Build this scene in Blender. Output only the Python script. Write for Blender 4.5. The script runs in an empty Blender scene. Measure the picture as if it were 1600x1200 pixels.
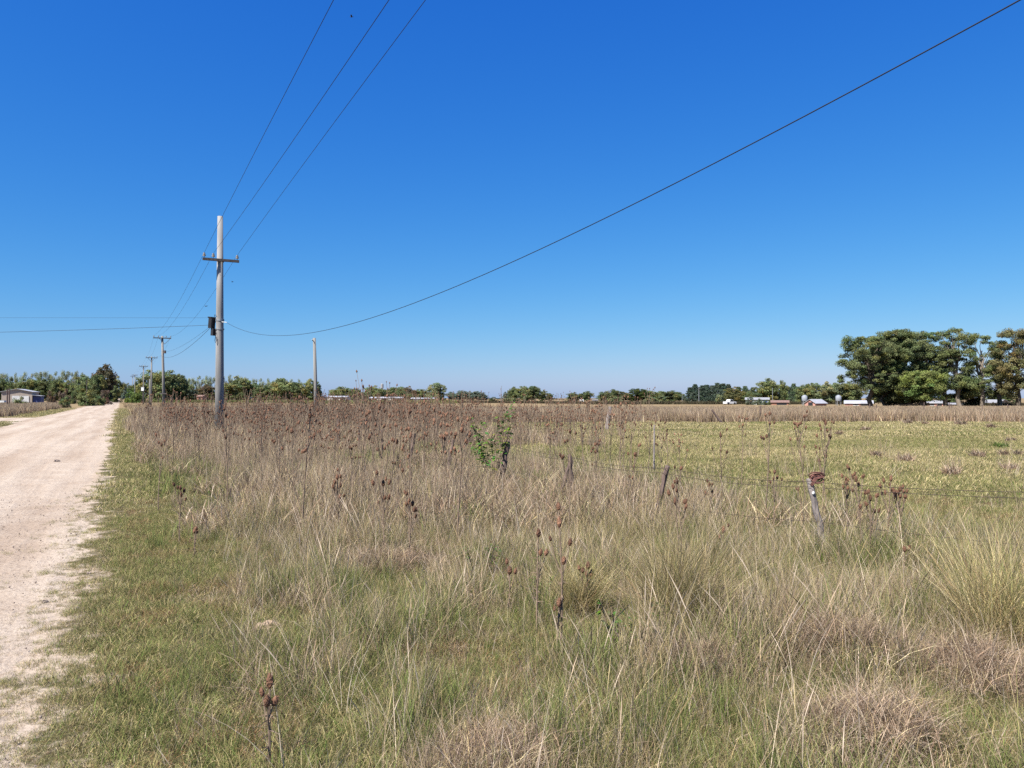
import bpy, math, random
import numpy as np
from mathutils import Vector, Matrix

# ------------------------------------------------------------------ camera, sky, sun, exposure
scene = bpy.context.scene
COL = scene.collection
EYE, FPX, HOR = 1.65, 1200.0, 622.0          # eye height, focal length in photo pixels, horizon row

cam_data = bpy.data.cameras.new('camera')
cam_data.sensor_width = 36.0
cam_data.lens = 36.0 * FPX / 1600.0
cam_data.clip_start = 0.05
cam_data.clip_end = 12000
cam = bpy.data.objects.new('camera', cam_data)
COL.objects.link(cam)
PITCH = math.atan((HOR - 600.0) / FPX)
cam.location = (0, 0, EYE)
cam.rotation_euler = (math.radians(90) + PITCH, 0, 0)
scene.camera = cam

SUN_EL, SUN_AZ = math.radians(52), math.radians(222)      # azimuth clockwise from +Y
world = bpy.data.worlds.new('World')
scene.world = world
world.use_nodes = True
wn, wl = world.node_tree.nodes, world.node_tree.links
wn.clear()
sky = wn.new('ShaderNodeTexSky')
sky.sky_type = 'NISHITA'
sky.sun_disc = False
sky.sun_elevation = SUN_EL
sky.sun_rotation = SUN_AZ
sky.air_density = 1.0
sky.dust_density = 0.4
sky.ozone_density = 3.0
EXPOSURE = 1.22
ALB = .79
GAIN = 2 ** EXPOSURE
sp_ = wn.new('ShaderNodeSeparateColor')
cb_ = wn.new('ShaderNodeCombineColor')
for ch_, (gain_, gam_) in enumerate(((.140, 1.76), (.685, 1.02), (3.0, .44))):      # camera colour response of the deep blue sky
    pw_ = wn.new('ShaderNodeMath'); pw_.operation = 'POWER'; pw_.inputs[1].default_value = gam_
    ml_ = wn.new('ShaderNodeMath'); ml_.operation = 'MULTIPLY'; ml_.inputs[1].default_value = gain_ / GAIN
    wl.new(sp_.outputs[ch_], pw_.inputs[0]); wl.new(pw_.outputs[0], ml_.inputs[0]); wl.new(ml_.outputs[0], cb_.inputs[ch_])
bgn = wn.new('ShaderNodeBackground')
bgn.inputs['Strength'].default_value = 0.125
wo = wn.new('ShaderNodeOutputWorld')
wl.new(sky.outputs[0], sp_.inputs[0])
wl.new(cb_.outputs[0], bgn.inputs['Color'])
wl.new(bgn.outputs[0], wo.inputs['Surface'])

sun_data = bpy.data.lights.new('sun', 'SUN')
sun_data.energy = 4.8
sun_data.angle = math.radians(0.5)
sun_data.color = (1.0, 0.955, 0.88)
sun = bpy.data.objects.new('sun', sun_data)
COL.objects.link(sun)
sdir = Vector((math.sin(SUN_AZ) * math.cos(SUN_EL), math.cos(SUN_AZ) * math.cos(SUN_EL), math.sin(SUN_EL)))
sun.rotation_euler = sdir.to_track_quat('Z', 'Y').to_euler()
sun.location = (0, 0, 60)

scene.view_settings.view_transform = 'Standard'
scene.view_settings.look = 'None'
scene.view_settings.exposure = EXPOSURE
scene.view_settings.gamma = 1.0
scene.render.engine = 'CYCLES'
scene.cycles.max_bounces = 6
scene.cycles.diffuse_bounces = 3
scene.cycles.transmission_bounces = 3
scene.cycles.glossy_bounces = 2
scene.cycles.use_denoising = False

RNG = np.random.default_rng(11)
rnd = random.Random(5)

# ------------------------------------------------------------------ frame of the road
U = np.array([-0.4542, 0.8909])              # along the road, away from the camera
N = np.array([0.8909, 0.4542])               # to the right of the road


def st(x, y):
    return x * U[0] + y * U[1], x * N[0] + y * N[1]


def xy(s, t):
    return s * U[0] + t * N[0], s * U[1] + t * N[1]


def ground(px, py):
    d = EYE * FPX / (py - HOR)
    return (px - 800.0) / FPX * d, d


def zat(py, d):
    return EYE + (HOR - py) / FPX * d


# ------------------------------------------------------------------ noise
_tab = np.random.default_rng(3).random((256, 256))


def noise(x, y, scale, seed=0):
    x = np.asarray(x, float) / scale + seed * 17.13
    y = np.asarray(y, float) / scale + seed * 5.71
    xi, yi = np.floor(x).astype(int), np.floor(y).astype(int)
    fx, fy = x - xi, y - yi
    fx, fy = fx * fx * (3 - 2 * fx), fy * fy * (3 - 2 * fy)
    g = lambda a, b: _tab[a & 255, b & 255]
    return (g(xi, yi) * (1 - fx) + g(xi + 1, yi) * fx) * (1 - fy) + (g(xi, yi + 1) * (1 - fx) + g(xi + 1, yi + 1) * fx) * fy


def fbm(x, y, scale, seed=0):
    return 0.55 * noise(x, y, scale, seed) + 0.3 * noise(x, y, scale * .43, seed + 1) + 0.15 * noise(x, y, scale * .19, seed + 2)


def smooth(a, b, x):
    k = np.clip((np.asarray(x, float) - a) / (b - a), 0, 1)
    return k * k * (3 - 2 * k)


# ------------------------------------------------------------------ materials
def nt(name):
    m = bpy.data.materials.new(name)
    m.use_nodes = True
    t = m.node_tree
    t.nodes.clear()
    return m, t.nodes, t.links


def simple_mat(name, col, rough=.8, scale=6, var=.25, metal=0.0, stretch=(1, 1, 1), spec=.3, bump=0.0, rand=0.0):
    m, n, l = nt(name)
    out = n.new('ShaderNodeOutputMaterial')
    b = n.new('ShaderNodeBsdfPrincipled')
    b.inputs['Roughness'].default_value = rough
    b.inputs['Metallic'].default_value = metal
    b.inputs['Specular IOR Level'].default_value = spec
    tc = n.new('ShaderNodeTexCoord')
    mp = n.new('ShaderNodeMapping')
    mp.inputs['Scale'].default_value = stretch
    nz = n.new('ShaderNodeTexNoise')
    nz.inputs['Scale'].default_value = scale
    nz.inputs['Detail'].default_value = 6
    cr = n.new('ShaderNodeValToRGB')
    cr.color_ramp.elements[0].position = .3
    cr.color_ramp.elements[1].position = .7
    cr.color_ramp.elements[0].color = [ALB * c * (1 - var) for c in col] + [1]
    cr.color_ramp.elements[1].color = [min(1, ALB * c * (1 + var)) for c in col] + [1]
    l.new(tc.outputs['Object'], mp.inputs['Vector'])
    l.new(mp.outputs[0], nz.inputs['Vector'])
    l.new(nz.outputs['Fac'], cr.inputs[0])
    if rand:
        oi = n.new('ShaderNodeObjectInfo'); mr = n.new('ShaderNodeMapRange')
        mr.inputs['To Min'].default_value = 1 - rand; mr.inputs['To Max'].default_value = 1 + rand
        l.new(oi.outputs['Random'], mr.inputs['Value'])
        mm = n.new('ShaderNodeMix'); mm.data_type = 'RGBA'; mm.blend_type = 'MULTIPLY'; mm.inputs['Factor'].default_value = 1
        l.new(cr.outputs[0], mm.inputs['A']); l.new(mr.outputs[0], mm.inputs['B']); l.new(mm.outputs['Result'], b.inputs['Base Color'])
    else:
        l.new(cr.outputs[0], b.inputs['Base Color'])
    if bump:
        bp = n.new('ShaderNodeBump')
        bp.inputs['Strength'].default_value = bump
        bp.inputs['Distance'].default_value = .02
        l.new(nz.outputs['Fac'], bp.inputs['Height'])
        l.new(bp.outputs[0], b.inputs['Normal'])
    l.new(b.outputs[0], out.inputs[0])
    return m


def blade_mat(name, translucent=.3, rand=.25, obj_color=False):
    m, n, l = nt(name)
    out = n.new('ShaderNodeOutputMaterial')
    at = n.new('ShaderNodeAttribute')
    at.attribute_name = 'Col'
    oi = n.new('ShaderNodeObjectInfo')
    mr = n.new('ShaderNodeMapRange')
    mr.inputs['To Min'].default_value = 1 - rand
    mr.inputs['To Max'].default_value = 1 + rand
    l.new(oi.outputs['Random'], mr.inputs['Value'])
    mx = n.new('ShaderNodeMix')
    mx.data_type = 'RGBA'
    mx.blend_type = 'MULTIPLY'
    mx.inputs['Factor'].default_value = 1
    l.new(at.outputs['Color'], mx.inputs['A'])
    l.new(mr.outputs[0], mx.inputs['B'])
    col = mx.outputs['Result']
    if obj_color:
        m2 = n.new('ShaderNodeMix')
        m2.data_type = 'RGBA'
        m2.blend_type = 'MULTIPLY'
        m2.inputs['Factor'].default_value = 1
        l.new(col, m2.inputs['A'])
        l.new(oi.outputs['Color'], m2.inputs['B'])
        col = m2.outputs['Result']
    d = n.new('ShaderNodeBsdfDiffuse')
    t = n.new('ShaderNodeBsdfTranslucent')
    l.new(col, d.inputs['Color'])
    l.new(col, t.inputs['Color'])
    ms = n.new('ShaderNodeMixShader')
    ms.inputs[0].default_value = translucent
    l.new(d.outputs[0], ms.inputs[1])
    l.new(t.outputs[0], ms.inputs[2])
    l.new(ms.outputs[0], out.inputs[0])
    return m


M_BLADE = blade_mat('grass_blade', .24, .28)
M_LEAF = blade_mat('tree_leaf', .25, .0, True)
M_LEAFY = blade_mat('weed_leaf', .35, .1)
M_BARK = simple_mat('bark', (.10, .08, .06), .9, 3, .4, stretch=(1, 1, .3))
M_PALEBARK = simple_mat('pale_bark', (.24, .20, .16), .9, 2, .4, stretch=(1, 1, .3))
M_CONC = simple_mat('pole_concrete', (.265, .258, .252), .85, 3.5, .36, stretch=(1, 1, .15), bump=.15)
M_WOODPOLE = simple_mat('weathered_pole_wood', (.215, .205, .19), .85, 4, .3, stretch=(4, 4, .2), bump=.3)
M_ARM = simple_mat('arm_wood', (.085, .072, .068), .85, 9, .35)
M_PORC = simple_mat('porcelain', (.36, .33, .30), .35, 9, .1, spec=.5)
M_BOX = simple_mat('box_metal', (.035, .035, .04), .5, 5, .3, metal=.3)
M_STEEL = simple_mat('galvanised_steel', (.32, .33, .34), .5, 8, .2, metal=.5)
M_WIRE = simple_mat('cable_black', (.02, .022, .028), .6, 8, .2)
M_RUSTWIRE = simple_mat('rusty_wire', (.06, .042, .035), .8, 30, .4)
M_POSTDARK = simple_mat('old_post_wood', (.15, .105, .088), .95, 9, .5, stretch=(3, 3, .35), bump=.8)
M_POSTGREY = simple_mat('grey_post_wood', (.30, .255, .235), .95, 9, .35, stretch=(3, 3, .3), bump=.8)
M_RUST = simple_mat('rust', (.17, .075, .06), .9, 14, .5, bump=.6)
M_WHITE = simple_mat('white_plastic', (.75, .75, .73), .5, 4, .08)
M_STEM = simple_mat('teasel_stem', (.23, .165, .115), .9, 40, .3)
M_HEAD = simple_mat('teasel_head', (.185, .096, .058), .95, 7, .5, rand=.4)
M_STONE = simple_mat('pale_stone', (.40, .29, .20), .95, 9, .2, bump=.6)


# ------------------------------------------------------------------ mesh builder
def frame(axis):
    a = Vector(axis).normalized()
    ref = Vector((0, 0, 1)) if abs(a.z) < .95 else Vector((1, 0, 0))
    x = a.cross(ref).normalized()
    return x, a.cross(x).normalized(), a


class MB:
    def __init__(s):
        s.v, s.f, s.m = [], [], []

    def tube(s, pts, rad, n=6, mat=0, cap=True, jit=0.0):
        pts = [Vector(p) for p in pts]
        if not hasattr(rad, '__len__'):
            rad = [rad] * len(pts)
        b0 = len(s.v)
        px, py, _ = frame(pts[1] - pts[0])
        for i, p in enumerate(pts):
            a = (pts[min(i + 1, len(pts) - 1)] - pts[max(i - 1, 0)]).normalized()
            px = (px - a * px.dot(a)).normalized()
            py = a.cross(px)
            for k in range(n):
                an = 2 * math.pi * k / n
                r = rad[i] * (1 + (rnd.uniform(-jit, jit) if jit else 0))
                s.v.append(p + px * (math.cos(an) * r) + py * (math.sin(an) * r))
        for i in range(len(pts) - 1):
            for k in range(n):
                k2 = (k + 1) % n
                s.f.append((b0 + i * n + k, b0 + i * n + k2, b0 + (i + 1) * n + k2, b0 + (i + 1) * n + k))
                s.m.append(mat)
        if cap:
            s.f.append(tuple(b0 + k for k in reversed(range(n)))); s.m.append(mat)
            e = b0 + (len(pts) - 1) * n
            s.f.append(tuple(e + k for k in range(n))); s.m.append(mat)
        return s

    def box(s, c, size, mat=0, M=None):
        b0 = len(s.v)
        c = Vector(c)
        for dz in (-.5, .5):
            for dx, dy in ((-.5, -.5), (.5, -.5), (.5, .5), (-.5, .5)):
                o = Vector((dx * size[0], dy * size[1], dz * size[2]))
                s.v.append(c + (M @ o if M else o))
        for q in ((3, 2, 1, 0), (4, 5, 6, 7), (0, 1, 5, 4), (1, 2, 6, 5), (2, 3, 7, 6), (3, 0, 4, 7)):
            s.f.append(tuple(b0 + i for i in q)); s.m.append(mat)
        return s

    def prism(s, poly, depth, M, mat=0):
        """poly in local xz, extruded along local y by depth"""
        b0 = len(s.v)
        n = len(poly)
        for y in (0, depth):
            for a, b in poly:
                s.v.append(M @ Vector((a, y, b)))
        s.f.append(tuple(b0 + i for i in range(n))); s.m.append(mat)
        s.f.append(tuple(b0 + n + i for i in reversed(range(n)))); s.m.append(mat)
        for i in range(n):
            j = (i + 1) % n
            s.f.append((b0 + j, b0 + i, b0 + n + i, b0 + n + j)); s.m.append(mat)
        return s

    def egg(s, c, axis, r, L, rings=6, n=8, mat=0, jit=.12):
        px, py, a = frame(axis)
        b0 = len(s.v)
        c = Vector(c)
        for i in range(rings + 1):
            u = i / rings
            rr = math.sin(math.pi * min(.985, max(.015, u))) ** .75 * r * (1.12 - .28 * u)
            for k in range(n):
                an = 2 * math.pi * (k + .5 * (i % 2)) / n
                q = rr * (1 + rnd.uniform(-jit, jit))
                s.v.append(c + a * (L * (u - .5)) + px * (math.cos(an) * q) + py * (math.sin(an) * q))
        for i in range(rings):
            for k in range(n):
                k2 = (k + 1) % n
                s.f.append((b0 + i * n + k, b0 + i * n + k2, b0 + (i + 1) * n + k2, b0 + (i + 1) * n + k)); s.m.append(mat)
        return s

    def spike(s, p, q, w, mat=0):
        p, q = Vector(p), Vector(q)
        px, py, _ = frame(q - p)
        b0 = len(s.v)
        s.v += [p + px * w, p - px * w * .5 + py * w * .8, p - px * w * .5 - py * w * .8, q]
        s.f += [(b0, b0 + 1, b0 + 3), (b0 + 1, b0 + 2, b0 + 3), (b0 + 2, b0, b0 + 3)]
        s.m += [mat] * 3
        return s

    def mesh(s, name, mats, smooth_=False):
        me = bpy.data.meshes.new(name)
        me.from_pydata([tuple(p) for p in s.v], [], s.f)
        for m in (mats if isinstance(mats, (list, tuple)) else [mats]):
            me.materials.append(m)
        me.polygons.foreach_set('material_index', s.m)
        if smooth_:
            me.polygons.foreach_set('use_smooth', [True] * len(s.f))
        me.update()
        return me

    def build(s, name, mats, parent=None, loc=(0, 0, 0), smooth_=False):
        return link(name, s.mesh(name, mats, smooth_), parent, loc)


def link(name, data, parent=None, loc=(0, 0, 0)):
    o = bpy.data.objects.new(name, data)
    COL.objects.link(o)
    o.parent = parent
    o.location = loc
    return o


def tag(o, label=None, cat=None, group=None, kind=None):
    if label: o['label'] = label
    if cat: o['category'] = cat
    if group: o['group'] = group
    if kind: o['kind'] = kind
    return o


def empty(name, loc, label, cat, group=None, rz=0):
    o = link(name, None, None, loc)
    o.rotation_euler = (0, 0, rz)
    return tag(o, label, cat, group)


def copy_tree(root):
    r = root.copy(); COL.objects.link(r)
    for ch in root.children:
        c = ch.copy(); COL.objects.link(c); c.parent = r
        for g in ch.children:
            d = g.copy(); COL.objects.link(d); d.parent = c
    return r


def np_mesh(name, V, F, mat, cols=None):
    me = bpy.data.meshes.new(name)
    nv, nf, k = len(V), len(F), F.shape[1]
    me.vertices.add(nv)
    me.vertices.foreach_set('co', V.astype(np.float32).ravel())
    me.loops.add(nf * k)
    me.loops.foreach_set('vertex_index', F.astype(np.int32).ravel())
    me.polygons.add(nf)
    me.polygons.foreach_set('loop_start', np.arange(0, nf * k, k, dtype=np.int32))
    me.polygons.foreach_set('loop_total', np.full(nf, k, dtype=np.int32))
    me.materials.append(mat)
    if cols is not None:
        a = me.attributes.new('Col', 'FLOAT_COLOR', 'POINT')
        c4 = np.ones((nv, 4), np.float32)
        c4[:, :3] = cols
        a.data.foreach_set('color', c4.ravel())
    me.update()
    me.validate()
    return me


# ------------------------------------------------------------------ ground and road
def dirt_nodes(n, l, vec):
    """colour and heights of the packed dirt, from road coordinates (x along the road)"""
    mp = n.new('ShaderNodeMapping'); mp.inputs['Scale'].default_value = (.10, 1.3, 1)
    ruts = n.new('ShaderNodeTexNoise'); ruts.inputs['Scale'].default_value = 1.1; ruts.inputs['Detail'].default_value = 6
    l.new(vec, mp.inputs['Vector']); l.new(mp.outputs[0], ruts.inputs['Vector'])
    grit = n.new('ShaderNodeTexNoise'); grit.inputs['Scale'].default_value = 22; grit.inputs['Detail'].default_value = 9; grit.inputs['Roughness'].default_value = .7
    l.new(vec, grit.inputs['Vector'])
    med = n.new('ShaderNodeTexNoise'); med.inputs['Scale'].default_value = 1.6; med.inputs['Detail'].default_value = 6
    l.new(vec, med.inputs['Vector'])
    add = n.new('ShaderNodeMath'); add.operation = 'MULTIPLY_ADD'; add.inputs[1].default_value = .4
    l.new(med.outputs['Fac'], add.inputs[0])
    hl = n.new('ShaderNodeMath'); hl.operation = 'MULTIPLY'; hl.inputs[1].default_value = .6
    l.new(ruts.outputs['Fac'], hl.inputs[0]); l.new(hl.outputs[0], add.inputs[2])
    cr = n.new('ShaderNodeValToRGB')
    e = cr.color_ramp.elements
    e[0].position, e[0].color = .36, (0.30, 0.232, 0.175, 1)
    e[1].position, e[1].color = .60, (0.40, 0.332, 0.265, 1)
    l.new(add.outputs[0], cr.inputs[0])
    c2 = n.new('ShaderNodeValToRGB')
    e = c2.color_ramp.elements
    e[0].position, e[0].color = .33, (.60, .55, .50, 1)
    e[1].position, e[1].color = .50, (1, 1, 1, 1)
    l.new(grit.outputs['Fac'], c2.inputs[0])
    # crushed grey gravel left between the wheel tracks
    gv = n.new('ShaderNodeTexNoise'); gv.inputs['Scale'].default_value = 75; gv.inputs['Detail'].default_value = 3
    l.new(vec, gv.inputs['Vector'])
    sp = n.new('ShaderNodeSeparateXYZ'); l.new(vec, sp.inputs[0])
    wv = n.new('ShaderNodeMath'); wv.operation = 'SINE'
    wm_ = n.new('ShaderNodeMath'); wm_.operation = 'MULTIPLY_ADD'; wm_.inputs[1].default_value = 3.6; wm_.inputs[2].default_value = .5
    l.new(sp.outputs['Y'], wm_.inputs[0]); l.new(wm_.outputs[0], wv.inputs[0])
    gs = n.new('ShaderNodeMath'); gs.operation = 'MULTIPLY_ADD'; gs.inputs[1].default_value = .07
    l.new(wv.outputs[0], gs.inputs[0]); l.new(gv.outputs['Fac'], gs.inputs[2])
    g2 = n.new('ShaderNodeMath'); g2.operation = 'MULTIPLY_ADD'; g2.inputs[1].default_value = .5; 
    l.new(med.outputs['Fac'], g2.inputs[0]); l.new(gs.outputs[0], g2.inputs[2])
    wt = n.new('ShaderNodeMath'); wt.operation = 'SINE'
    wa = n.new('ShaderNodeMath'); wa.operation = 'MULTIPLY_ADD'; wa.inputs[1].default_value = 3.9
    l.new(sp.outputs['Y'], wa.inputs[0]); l.new(ruts.outputs['Fac'], wa.inputs[2]); l.new(wa.outputs[0], wt.inputs[0])
    wr = n.new('ShaderNodeMath'); wr.operation = 'MULTIPLY_ADD'; wr.inputs[1].default_value = .055
    l.new(wt.outputs[0], wr.inputs[0]); l.new(add.outputs[0], wr.inputs[2]); l.new(wr.outputs[0], cr.inputs[0])
    c3 = n.new('ShaderNodeValToRGB')
    e = c3.color_ramp.elements
    e[0].position, e[0].color = .86, (1, 1, 1, 1)
    e[1].position, e[1].color = .96, (.70, .67, .64, 1)
    l.new(g2.outputs[0], c3.inputs[0])
    mx = n.new('ShaderNodeMix'); mx.data_type = 'RGBA'; mx.blend_type = 'MULTIPLY'; mx.inputs['Factor'].default_value = .8
    l.new(cr.outputs[0], mx.inputs['A']); l.new(c2.outputs[0], mx.inputs['B'])
    m3 = n.new('ShaderNodeMix'); m3.data_type = 'RGBA'; m3.blend_type = 'MULTIPLY'; m3.inputs['Factor'].default_value = 1
    l.new(mx.outputs['Result'], m3.inputs['A']); l.new(c3.outputs[0], m3.inputs['B'])
    return m3.outputs['Result'], grit.outputs['Fac'], wr.outputs[0]


def road_material():
    m, n, l = nt('packed_dirt')
    out = n.new('ShaderNodeOutputMaterial')
    b = n.new('ShaderNodeBsdfPrincipled')
    b.inputs['Roughness'].default_value = .95
    b.inputs['Specular IOR Level'].default_value = .1
    tc = n.new('ShaderNodeTexCoord')
    col, hg, hr = dirt_nodes(n, l, tc.outputs['Object'])
    l.new(col, b.inputs['Base Color'])
    bp = n.new('ShaderNodeBump'); bp.inputs['Strength'].default_value = .7; bp.inputs['Distance'].default_value = .03
    l.new(hg, bp.inputs['Height'])
    bp2 = n.new('ShaderNodeBump'); bp2.inputs['Strength'].default_value = .9; bp2.inputs['Distance'].default_value = .14
    l.new(hr, bp2.inputs['Height']); l.new(bp.outputs[0], bp2.inputs['Normal'])
    l.new(bp2.outputs[0], b.inputs['Normal'])
    l.new(b.outputs[0], out.inputs[0])
    return m


def ground_material():
    m, n, l = nt('field_soil_and_thatch')
    out = n.new('ShaderNodeOutputMaterial')
    b = n.new('ShaderNodeBsdfPrincipled')
    b.inputs['Roughness'].default_value = 1
    b.inputs['Specular IOR Level'].default_value = 0
    g = n.new('ShaderNodeNewGeometry')
    big = n.new('ShaderNodeTexNoise'); big.inputs['Scale'].default_value = .09; big.inputs['Detail'].default_value = 5
    small = n.new('ShaderNodeTexNoise'); small.inputs['Scale'].default_value = 3.5; small.inputs['Detail'].default_value = 8
    fine = n.new('ShaderNodeTexNoise'); fine.inputs['Scale'].default_value = 40; fine.inputs['Detail'].default_value = 4
    for q in (big, small, fine):
        l.new(g.outputs['Position'], q.inputs['Vector'])
    r1 = n.new('ShaderNodeValToRGB')
    e = r1.color_ramp.elements
    e[0].position, e[0].color = .34, (0.059, 0.065, 0.024, 1)
    e[1].position, e[1].color = .66, (0.134, 0.107, 0.059, 1)
    r2 = n.new('ShaderNodeValToRGB')
    e = r2.color_ramp.elements
    e[0].position, e[0].color = .3, (0.055, 0.057, 0.022, 1)
    e[1].position, e[1].color = .7, (0.142, 0.111, 0.063, 1)
    l.new(big.outputs['Fac'], r1.inputs[0])
    l.new(small.outputs['Fac'], r2.inputs[0])
    mx = n.new('ShaderNodeMix'); mx.data_type = 'RGBA'; mx.inputs['Factor'].default_value = .5
    l.new(r1.outputs[0], mx.inputs['A']); l.new(r2.outputs[0], mx.inputs['B'])
    # far away the field is bare stubble: straw coloured
    sep = n.new('ShaderNodeSeparateXYZ'); l.new(g.outputs['Position'], sep.inputs[0])
    mr = n.new('ShaderNodeMapRange'); mr.inputs['From Min'].default_value = 60; mr.inputs['From Max'].default_value = 140
    l.new(sep.outputs['Y'], mr.inputs['Value'])
    m2 = n.new('ShaderNodeMix'); m2.data_type = 'RGBA'
    l.new(mr.outputs[0], m2.inputs['Factor']); l.new(mx.outputs['Result'], m2.inputs['A'])
    m2.inputs['B'].default_value = (0.269, 0.201, 0.118, 1)
    m3 = n.new('ShaderNodeMix'); m3.data_type = 'RGBA'; m3.blend_type = 'MULTIPLY'; m3.inputs['Factor'].default_value = .5
    l.new(m2.outputs['Result'], m3.inputs['A']); l.new(fine.outputs['Color'], m3.inputs['B'])
    # bare dirt creeping ragged into the verge
    rt = n.new('ShaderNodeMapping'); rt.inputs['Rotation'].default_value = (0, 0, -math.atan2(U[1], U[0]))
    l.new(g.outputs['Position'], rt.inputs['Vector'])
    dc, dg_, dr_ = dirt_nodes(n, l, rt.outputs[0])
    sx = n.new('ShaderNodeSeparateXYZ'); l.new(rt.outputs[0], sx.inputs[0])
    rg = n.new('ShaderNodeTexNoise'); rg.inputs['Scale'].default_value = 2.2; rg.inputs['Detail'].default_value = 9; rg.inputs['Roughness'].default_value = .65
    l.new(rt.outputs[0], rg.inputs['Vector'])
    rk = n.new('ShaderNodeMath'); rk.operation = 'MULTIPLY_ADD'; rk.inputs[1].default_value = 2.6
    l.new(rg.outputs['Fac'], rk.inputs[0]); l.new(sx.outputs['Y'], rk.inputs[2])
    rm = n.new('ShaderNodeMapRange'); rm.inputs['From Min'].default_value = 1.42; rm.inputs['From Max'].default_value = 1.66
    l.new(rk.outputs[0], rm.inputs['Value'])
    lim = n.new('ShaderNodeMath'); lim.operation = 'LESS_THAN'; lim.inputs[1].default_value = 3.0
    l.new(sx.outputs['Y'], lim.inputs[0])
    rf = n.new('ShaderNodeMath'); rf.operation = 'MULTIPLY'
    l.new(rm.outputs[0], rf.inputs[0]); l.new(lim.outputs[0], rf.inputs[1])
    m4 = n.new('ShaderNodeMix'); m4.data_type = 'RGBA'
    l.new(rf.outputs[0], m4.inputs['Factor']); l.new(m3.outputs['Result'], m4.inputs['A']); l.new(dc, m4.inputs['B'])
    l.new(m4.outputs['Result'], b.inputs['Base Color'])
    bp = n.new('ShaderNodeBump'); bp.inputs['Strength'].default_value = .6; bp.inputs['Distance'].default_value = .05
    l.new(small.outputs['Fac'], bp.inputs['Height']); l.new(bp.outputs[0], b.inputs['Normal'])
    l.new(b.outputs[0], out.inputs[0])
    return m


def make_ground():
    S = 6000
    V = np.array([(-S, -200, 0), (S, -200, 0), (S, S, 0), (-S, S, 0)], float)
    me = np_mesh('ground', V, np.array([[0, 1, 2, 3]]), ground_material())
    tag(link('ground', me), 'flat plain of grass and soil running to the horizon', 'ground', kind='structure')


def make_road():
    # local x runs along the road, local y to its left
    m = road_material()
    V, F = [], []
    ss = list(np.arange(-8, 22, .07)) + list(np.arange(22, 60, .4)) + list(np.arange(60, 900, 6))
    for s in ss:
        r = .24 - .35 * (float(noise(s, 0, 2.3, 4)) - .5) - .2 * (float(noise(s, 0, .7, 5)) - .5)
        le = 6.4 + .5 * (float(noise(s, 9, 3, 6)) - .5)
        V += [(s, r - .02 + .10 - .10 * (float(noise(s, 4, .33, 14)) - .5) - .10 * (float(noise(s, 4, .13, 15)) - .5), -.003), (s, r + 2, .03), (s, le - 2, .03), (s, le, -.003)]
    for i in range(len(ss) - 1):
        for k in range(3):
            F.append((4 * i + k, 4 * (i + 1) + k, 4 * (i + 1) + k + 1, 4 * i + k + 1))
    me = np_mesh('road', np.array(V), np.array(F), m)
    o = link('road', me)
    o.rotation_euler = (0, 0, math.atan2(U[1], U[0]))
    tag(o, 'pale dirt road running straight to the horizon', 'road', kind='structure')
    V, F = [], []
    ts = np.linspace(5.2, 160, 60)
    for t in ts:
        fl = 9 * math.exp(-(t - 5.2) / 1.8)
        V += [(63.6 - fl * .8 + .6 * float(noise(t, 3, 4, 7)), t, .016), (75.2 + fl + .6 * float(noise(t, 8, 4, 7)), t, .016)]
    for i in range(len(ts) - 1):
        F.append((2 * i, 2 * i + 1, 2 * i + 3, 2 * i + 2))
    me = np_mesh('side_road', np.array(V), np.array(F), m)
    o = link('side_road', me)
    o.rotation_euler = (0, 0, math.atan2(U[1], U[0]))
    tag(o, 'dirt side road turning off to the left', 'road', kind='structure')


make_ground()
make_road()

# ------------------------------------------------------------------ scattered grass (stuff)
GREEN = [((.135, .195, .050), 3), ((.19, .24, .072), 2), ((.09, .145, .04), 2)]
OLIVE = [((.29, .275, .105), 3), ((.37, .32, .14), 2), ((.19, .20, .07), 2)]
STRAW = [((.56, .45, .235), 3), ((.66, .555, .33), 2), ((.42, .315, .16), 2)]
BEIGE = [((.42, .32, .225), 3), ((.54, .44, .335), 2), ((.31, .22, .15), 2)]
PINK = [((.40, .275, .185), 3), ((.52, .39, .29), 2), ((.21, .13, .085), 2)]
RUST = [((.33, .19, .095), 2), ((.40, .26, .13), 1)]


def mixpal(*pp):
    out = []
    for p, w in pp:
        tot = sum(x[1] for x in p)
        out += [(c, x * w / tot) for c, x in p]
    return out


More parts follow.
